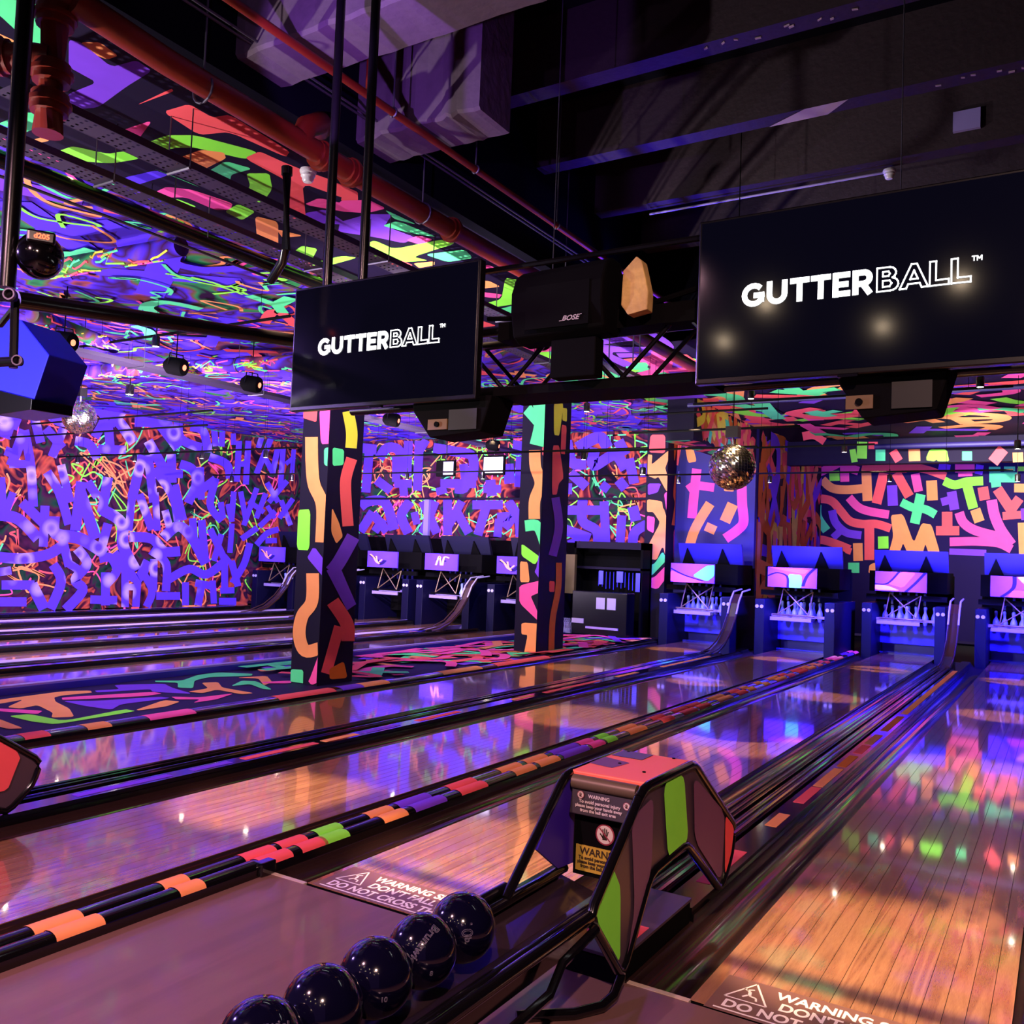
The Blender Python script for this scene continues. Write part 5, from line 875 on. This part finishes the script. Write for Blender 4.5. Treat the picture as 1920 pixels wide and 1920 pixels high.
def mball(p, r, label):
    t = thing('mirror_ball', label, 'mirror ball', tuple(p)); p = Vector(p); c = MB(); rnd = random.Random(3); nv, nu = 26, 44; mir = mat('mirror_tile', 'f4ead8', .14, 1); vs = []; fs_ = []
    for j in range(1, nv - 1):
        t0, t1 = PI * j / nv, PI * (j + 1) / nv
        for i in range(nu):
            a0, a1 = 2 * PI * i / nu, 2 * PI * (i + 1) / nu; tilt = Vector((rnd.uniform(-1, 1), rnd.uniform(-1, 1), rnd.uniform(-1, 1))) * r * .012
            q_ = [Vector((math.sin(tt) * math.cos(aa), math.sin(tt) * math.sin(aa), math.cos(tt))) for tt, aa in ((t0, a0), (t1, a0), (t1, a1), (t0, a1))]; cn = sum(q_, Vector()) / 4
            n0 = len(vs); vs += [p + (cn + (v - cn) * .93) * r + tilt * ((-1) ** k) for k, v in enumerate(q_)]; fs_.append((n0, n0 + 1, n0 + 2, n0 + 3))
    c.add(vs, fs_, mir); c.build('mirror_tiles', t); c = MB(); sp = bmesh.new(); bmesh.ops.create_uvsphere(sp, u_segments=24, v_segments=14, radius=r * .975); c.add([v.co + p for v in sp.verts], [[v.index for v in f.verts] for f in sp.faces], steel); c.build('core', t, smooth=True); sp.free()
    c = MB(); c.tube([p + Vector((0, 0, r * .97)), p + Vector((0, 0, r + .08))], .012, steel, 8); c.box(p.x - .06, p.y - .05, p.z + r + .06, p.x + .06, p.y + .05, p.z + r + .17, black); c.tube([p + Vector((0, 0, r + .15)), (p.x, p.y, CZ if p.x < -4.65 else 6.1)], .005, matte, 6); c.build('motor', t)
mball(PY(149, 783, 6.9), .21, 'smaller looking left mirror ball before the violet graffiti wall'); mball(PY(1373, 876, 8.4), .22, 'right mirror ball hanging below the right television')
lamp('SPOT', 'mirror_ball_pin_spot', (-1.6, 6.2, 3.6), tuple(PY(1373, 876, 8.4)), 90, (1, .85, .65), .03, 12, .3); lamp('SPOT', 'mirror_ball_pin_spot', (-8.6, 6.6, 3.7), tuple(PY(149, 783, 6.9)), 60, (1, .9, .8), .03, 7, .3)
# small far monitors
for i, (px, py, w_, h_, mt) in enumerate(((835, 878, .5, .36, matte), (925, 872, .55, .42, mat('monitor_white', 'd0d0e0', .4, emit=(.6, .6, .8), es=.9)))):
    p = PY(px, py, 16.2); t = thing('monitor', ('dark hanging monitor in front of the far back wall', 'bright hanging monitor in front of the far back wall')[i], 'monitor', tuple(p)); c = MB(); c.box(p.x - w_ / 2, p.y, p.z - h_ / 2, p.x + w_ / 2, p.y + .06, p.z + h_ / 2, matte); c.build('casing', t)
    c = MB(); c.box(p.x - w_ * (.1 if i == 0 else .44), p.y - .01, p.z - h_ * .4, p.x + w_ * .44, p.y, p.z + h_ * .4, mat('monitor_grey', '8080a0', .4, emit=(.35, .35, .45), es=.6) if i == 0 else mt); c.build('screen', t); c = MB(); c.tube([p + Vector((0, .03, h_ / 2)), (p.x, p.y + .03, CZ)], .015, black, 6); c.build('mount', t)

# ------------------------------------------------------------------ downlights giving the pools on the lanes
for x_ in (-.68, -2.67, -4.4, -6.38):
    sh = -.1 if x_ > -3 else 0
    for y_, e_ in ((4.35, 1100), (8.6, 900), (12.3, 1100), (16.4, 1500)):
        yy = y_ + sh; z_ = 4.1 if x_ == -4.4 else 4.4
        lamp('SPOT', 'lane_downlight', (x_, yy - .5, z_), (x_, yy, 0), e_, (1, .66, .36), .03, 22 if y_ < 12 else 14, .55)
for x_ in (-10.16, -12.13, -13.86):
    for y_ in (8.2, 15.6): lamp('SPOT', 'lane_downlight', (x_, y_, 4.3), (x_, y_, 0), 350, (1, .66, .36), .03, 20, .5)

# ------------------------------------------------------------------ warning decals on the lanes
def decal(x0, y0, label, full=True):
    t = thing('floor_warning', label, 'warning decal', (x0, y0, 0)); wm_ = mat('decal_white', 'fff4f4', .6); R = Matrix()
    def ln(a, b_, w_=.008):
        a, b_ = Vector((*a, 0)), Vector((*b_, 0)); d = (b_ - a).normalized(); n = Vector((-d.y, d.x, 0)) * w_ / 2; return [a + n, b_ + n, b_ - n, a - n]
    c = MB(); c.box(x0 - .03, y0 - .02, .0002, x0 + 1.0, y0 + .29, .0012, mat('decal_film', '7a5650', .3)); c.build('film', t)
    c = MB(); z_ = Vector((0, 0, .002))
    for a, b_ in (((x0 + .01, y0 + .105), (x0 + .17, y0 + .105)), ((x0 + .17, y0 + .105), (x0 + .09, y0 + .27)), ((x0 + .09, y0 + .27), (x0 + .01, y0 + .105))): c.flat([p + z_ for p in ln(a, b_)], wm_)
    c.flat([p + z_ for p in ln((x0, y0), (x0 + .95, y0), .01)], wm_)
    for a, b_, w_ in (((.085, .21), (.12, .19), .014), ((.12, .19), (.13, .155), .016), ((.13, .155), (.165, .15), .012), ((.12, .16), (.10, .135), .012), ((.165, .15), (.175, .125), .01), ((.10, .2), (.135, .215), .01)): c.flat([p + z_ for p in ln((x0 + (a[0] - .12) * .75 + .085, y0 + a[1]), (x0 + (b_[0] - .12) * .75 + .085, y0 + b_[1]), w_ * .8)], wm_)
    c.build('warning_triangle', t)
    for s, xx, yy in (('WARNING SLIPPERY', .18, .195), ("DON'T FALL OVER", .21, .11), ('DO NOT CROSS THE LINE', .02, .022)): text(s, .086, (x0 + xx, y0 + yy, .002), t, wm_, name='warning_text', weight=.0026, xs=.84, rot=Matrix(), italic=0)
decal(-3.14, 3.42, 'white slip warning with triangle at the start of the lane behind the balls'); decal(-1.12, 3.4, 'white slip warning cut by the bottom edge of the picture')
# guide boards painted ochre at the near left lane
for i, (a, b_) in enumerate((((130, 1452), (180, 1440)), ((245, 1432), (296, 1418)))):
    p, q_ = PZ(*a, .005), PZ(*b_, .005)

# ------------------------------------------------------------------ ball return hood and rack
def hood(X0, X1, sy, label, full=True):  # full: the one seen whole; otherwise only its coral nose is in view
    t = thing('ball_return_hood', label, 'ball return', ((X0 + X1) / 2, 3.4 + sy, 0))
    pr_ = [(3.42, .75), (4.0, .75), (4.62, .33), (4.58, .2), (4.43, .06), (3.93, .41), (3.52, .385), (3.27, .07), (2.97, .385)]
    for X, s_ in ((X0, -1), (X1, 1)):
        P3 = [(X, y_ + sy, z_) for y_, z_ in pr_]
        if s_ > 0:
            c = MB(); c.prism(P3, (-.012, 0, 0), mat('hood_grey', '4a3a48', .35)); sp_ = c.build('side_panel', t)
            pt = Paint(lambda u, v: Vector((X, u + sy, v)), (1, 0, 0), .0007)
            if not full: pt.poly([(3.9, .73), (4.0, .73), (4.5, .4), (4.42, .18), (4.1, .3), (3.9, .45)], N('co'))
            else:
              pt.poly([(3.0, .385), (3.14, .52), (3.22, .42), (3.24, .12)], N('li')); pt.poly([(3.3, .66), (3.52, .7), (3.52, .4), (3.29, .1), (3.36, .3)], mat('mauve_paint', '74486e', .5)); pt.poly([(3.62, .73), (3.86, .73), (3.94, .42), (3.7, .4)], N('li')); pt.poly([(3.98, .7), (4.45, .43), (4.42, .1), (4.02, .4)], MATS['mauve_paint']); pt.poly([(4.45, .42), (4.6, .33), (4.56, .2), (4.47, .12)], N('co'))
            pt.build('side_art', sp_)
        else:
            c = MB(); c.prism([(X, y_ + sy, z_) for y_, z_ in ((3.42, .75), (4.0, .75), (4.55, .35), (4.3, .3), (3.36, .38), (3.18, .5))], (.012, 0, 0), mat('hood_violet', '3a1c9a', .4)); c.build('side_panel', t)
        loop = [Vector(p) for p in P3] if s_ > 0 else [Vector((X, y_ + sy, z_)) for y_, z_ in ((2.97, .37), (3.42, .75), (4.0, .75), (4.62, .33), (4.5, .2))]
        pts = []
        n = len(loop)
        for i in range(n):
            if s_ < 0 and i in (0, n - 1): pts.append(loop[i]); continue
            a, b_, d = loop[i - 1], loop[i], loop[(i + 1) % n]; e1, e2 = (a - b_), (d - b_); k = min(.05, e1.length * .35, e2.length * .35)
            p0, p2 = b_ + e1.normalized() * k, b_ + e2.normalized() * k
            pts += [p0, (p0 + p2) / 4 + b_ / 2, p2]
        if s_ > 0: pts.append(pts[0])
        c = MB(); c.tube(pts, .02, gloss, 10, cap=s_ < 0); c.build('frame_tube', t, smooth=True)
    c = MB(); c.tube([(X1, 3.27 + sy, .07), (X1 + .01, 3.18 + sy, .03), (X1, 3.1 + sy, .022), (X1 - .06, 3.0 + sy, .02), (X1 - .22, 2.86 + sy, .02)], .02, gloss, 10); c.build('leg', t, smooth=True)
    c = MB(); c.box(X0, 3.46 + sy, .745, X1, 3.98 + sy, .765, mat('hood_coral', 'ff7458', .5)); c.box(X0 + .02, 3.98 + sy, .55, X1 - .02, 4.02 + sy, .75, black); tp = c.build('top_panel', t, bevel=.006)
    c = MB(); c.box(X0 + .02, 3.83 + sy, .766, X0 + .17, 3.96 + sy, .768, mat('hood_grey', '4a3a48', .35)); c.flat([(X0 + .01, 3.62 + sy, .7665), (X0 + .13, 3.6 + sy, .7665), (X0 + .15, 3.74 + sy, .7665), (X0 + .01, 3.78 + sy, .7665)], mat('mauve_paint', '74486e', .5)); c.build('top_art', tp)
    for dx, dy in ((.12, .2), (.27, .12), (.05, .45), (.27, .46)):
        c = MB(); c.lathe([(.008, .766), (.008, .769)], matte, 8, Matrix.Translation((X0 + dx, 3.5 + dy + sy, 0))); c.build('screw', tp)
    # sloping front: roller flap, plaque, chute
    c = MB(); c.tube([(X0 + .03, 3.44 + sy, .725), (X1 - .03, 3.44 + sy, .725)], .03, mat('roller_bronze', '6a5844', .4, .3), 14); c.build('roller', t, smooth=True)
    c = MB(); c.prism([(X0 + .03, 3.43 + sy, .70), (X0 + .03, 3.41 + sy, .60), (X0 + .03, 3.43 + sy, .60), (X0 + .03, 3.46 + sy, .70)], (X1 - X0 - .06, 0, 0), mat('flap_grey', '383036', .4)); fl_ = c.build('warning_flap', t, bevel=.004)
    c = MB(); c.box(X0 + .03, 3.46 + sy, .34, X1 - .03, 3.48 + sy, .6, matte); bd = c.build('back_plate', t)
    yl = mat('label_yellow', 'b89838', .5); tw = mat('label_ink', '2a1c10', .6); wt = mat('label_white', 'd0c0b8', .5)
    c = MB(); c.box(X0 + .045, 3.452 + sy, .36, X1 - .045, 3.458 + sy, .465, yl); c.build('warning_label', bd)
    def tt(s, sz, x_, z_, y_, m_, par, w_=.001, xs=1.0, rx=PI / 2): text(s, sz, (x_, y_, z_), par, m_, name='label_text', weight=w_, xs=xs, rot=Matrix.Rotation(rx, 4, 'X'))
    def att(o_par): return None
    for s, sz, x_, z_ in (('WARNING', .042, .065, .43), ('To avoid personal injury', .019, .06, .41), ('please keep your hands away', .018, .055, .393), ('from the ball exit area', .019, .07, .376)): text(s, sz, (X0 + x_, 3.449 + sy, z_), t, tw, name='label_text', weight=.0008)
    rx = PI / 2 + .2
    for s, sz, x_, z_ in (('WARNING', .02, .11, .672), ('To avoid personal injury', .019, .07, .65), ('please keep your hands away', .018, .055, .633), ('from the ball exit area', .018, .08, .616)): text(s, sz, (X0 + x_, 3.405 + sy + (z_ - .6) * .2, z_), t, wt, name='label_text', weight=.0006)
    # no-hands roundels
    def roundel(cx, cz, r, y_, par):
        c = MB(); M = Matrix.Translation((cx, y_, cz)) @ Matrix.Rotation(PI / 2, 4, 'X'); c.lathe([(r, -.0005), (r, .0005)], mat('ring_red', '8a3040', .5), 24, M); c.lathe([(r * .86, .0006), (r * .86, .0012)], wt, 24, M)
        def bar(x0, z0, x1, z1, w_, m_, dy): a, b_ = Vector((cx + x0 * r, 0, cz + z0 * r)), Vector((cx + x1 * r, 0, cz + z1 * r)); d = (b_ - a).normalized(); n = Vector((-d.z, 0, d.x)) * w_ * r / 2; o_ = Vector((0, y_ - dy, 0)); c.flat([a + n + o_, b_ + n + o_, b_ - n + o_, a - n + o_], m_)
        for x_, z0, x1, z1, w_ in ((-.0, -.5, 0, .0, .5), (-.18, 0, -.22, .5, .12), (-.03, 0, -.03, .62, .12), (.12, 0, .17, .55, .12), (.24, -.08, .35, .36, .11), (-.2, -.3, -.5, .05, .14)): bar(x_, z0, x1, z1, w_, tw, .002)
        bar(-.58, .58, .58, -.58, .13, MATS['ring_red'], .0028); c.build('no_hands_sign', par)
    roundel((X0 + X1) / 2, .525, .043, 3.456 + sy, bd); roundel(X0 + .075, .68, .016, 3.419 + sy, fl_); roundel(X1 - .065, .668, .016, 3.416 + sy, fl_)
    # base box over the divider
    c = MB(); c.box(X0 + .06, 3.33 + sy, .0, X1 - .03, 4.1 + sy, .1, matte); c.box(X0 + .02, 3.4 + sy, -.11, X1 - .01, 4.12 + sy, -.001, gut); bs = c.build('base_box', t, bevel=.006)
    c = MB(); c.box(X0 + .05, 3.32 + sy, .1, X1 - .025, 4.1 + sy, .112, mat('hood_grey', '4a3a48', .35)); c.box(X0 + .07, 3.42 + sy, .1125, X0 + .3, 3.66 + sy, .1132, N('co')); c.build('base_lid', bs)
    return t
hood(-1.79, -1.44, 0, 'foreground ball return hood with coral top and lime and violet sides')
hood(-5.55, -5.2, -1.42, 'coral ball return hood cut by the left picture edge', False)
t = thing('ball_rack', 'black rail ball rack leading out of the foreground hood', 'ball rack', (-1.64, 2.4, 0))
for x_, z_, r_, n_, ye_ in ((-1.83, .385, .022, 'outer_rail', 3.03), (-1.79, .36, .02, 'ball_rail', 3.44), (-1.5, .36, .02, 'ball_rail', 3.44), (-1.44, .385, .024, 'outer_rail', 2.97)):
    c = MB(); c.tube([(x_, .9, z_), (x_, ye_, z_)], r_, gloss, 10); c.build(n_, t, smooth=True)
c = MB(); c.add([(-1.81, .9, .33), (-1.64, .9, .29), (-1.46, .9, .33), (-1.81, 3.44, .33), (-1.64, 3.44, .29), (-1.46, 3.44, .33)], [(0, 1, 4, 3), (1, 2, 5, 4)], mat('trough_dark', '2c2026', .2, coat=.5)); c.build('trough', t)
c = MB(); c.box(-1.83, .9, .30, -1.81, 3.44, .37, gloss); c.box(-1.46, .9, .30, -1.445, 2.97, .37, gloss); c.build('side_rail', t)
c = MB(); c.tube([(-1.40, 2.95, .36), (-1.40, 2.7, .33), (-1.40, 2.62, .26), (-1.40, 2.2, .24), (-1.40, 1.2, .24)], .016, gloss, 8); c.build('lower_rail', t, smooth=True)
c = MB(); c.box(-1.7, 1.2, 0, -1.58, 1.32, .3, black); c.build('leg', t)
ballm = mat('ball_black', '07051a', .07, coat=1, spec=.8)
BY = (2.49, 2.274, 2.058, 1.842, 1.626); bl = ('black bowling ball nearest the hood, engraved with a 10', 'second black bowling ball from the hood, with engraved script', 'third black bowling ball from the hood, plain', 'fourth black bowling ball from the hood, plain', 'lowest black bowling ball, cut by the bottom picture edge')
sp = bmesh.new(); bmesh.ops.create_uvsphere(sp, u_segments=48, v_segments=32, radius=.108); bme = bpy.data.meshes.new('ball'); sp.to_mesh(bme); sp.free(); bme.materials.append(ballm); bme.polygons.foreach_set('use_smooth', [True] * len(bme.polygons))
eng = mat('engraving', '5c5468', .5)
def wrap_text(s, size, center, direction, roll, par, outline=.001, r=.1083):
    d = Vector(direction).normalized(); q_ = d.to_track_quat('Z', 'Y').to_matrix().to_4x4() @ Matrix.Rotation(roll, 4, 'Z')
    cu = bpy.data.curves.new('e', 'FONT'); cu.body = s; cu.size = size; cu.align_x = 'CENTER'; cu.align_y = 'CENTER'; cu.fill_mode = 'NONE'; cu.bevel_depth = outline; cu.bevel_resolution = 0; cu.resolution_u = 3
    tmp = bpy.data.objects.new('e_source', cu); C.objects.link(tmp); bpy.context.view_layer.update(); me = bpy.data.meshes.new_from_object(tmp.evaluated_get(bpy.context.evaluated_depsgraph_get())); bpy.data.objects.remove(tmp)
    for v in me.vertices:
        x_, y_, z_ = v.co; p = Vector((x_, y_, math.sqrt(max(r * r - x_ * x_ - y_ * y_, 1e-6)))).normalized() * (r + z_ * .3); v.co = Vector(center) + (q_ @ p)
    me.materials.clear(); me.materials.append(eng); o = bpy.data.objects.new('engraving', me); C.objects.link(o); o.parent = par; o.matrix_parent_inverse = Matrix.Translation(-par.location); return o
for i, y_ in enumerate(BY):
    t = thing('bowling_ball', bl[i], 'bowling ball', (-1.68 + .02, y_, .452), 'bowling balls in the rack'); o = bpy.data.objects.new('ball_shell', bme); C.objects.link(o); o.parent = t; p = t.location; tc_ = (CAM - p).normalized()
    if i == 0: wrap_text('10', .05, p, tc_ + RT * .12 - UP * .05, -1.5, t); wrap_text('lb', .03, p, tc_ + RT * .15 - UP * .32, -1.5, t)
    if i == 1: wrap_text('Brunswick', .034, p, tc_ + RT * .0 + UP * .12, -2.2, t, .001); wrap_text('8', .02, p, tc_ + RT * .25 - UP * .62, 0, t, .001)
    if i == 2: wrap_text('10', .02, p, tc_ + RT * .2 - UP * .55, 0, t, .001)
    if i == 4: wrap_text('Brunswick', .034, p, tc_ + UP * .5 + RT * .1, 0, t, .001)
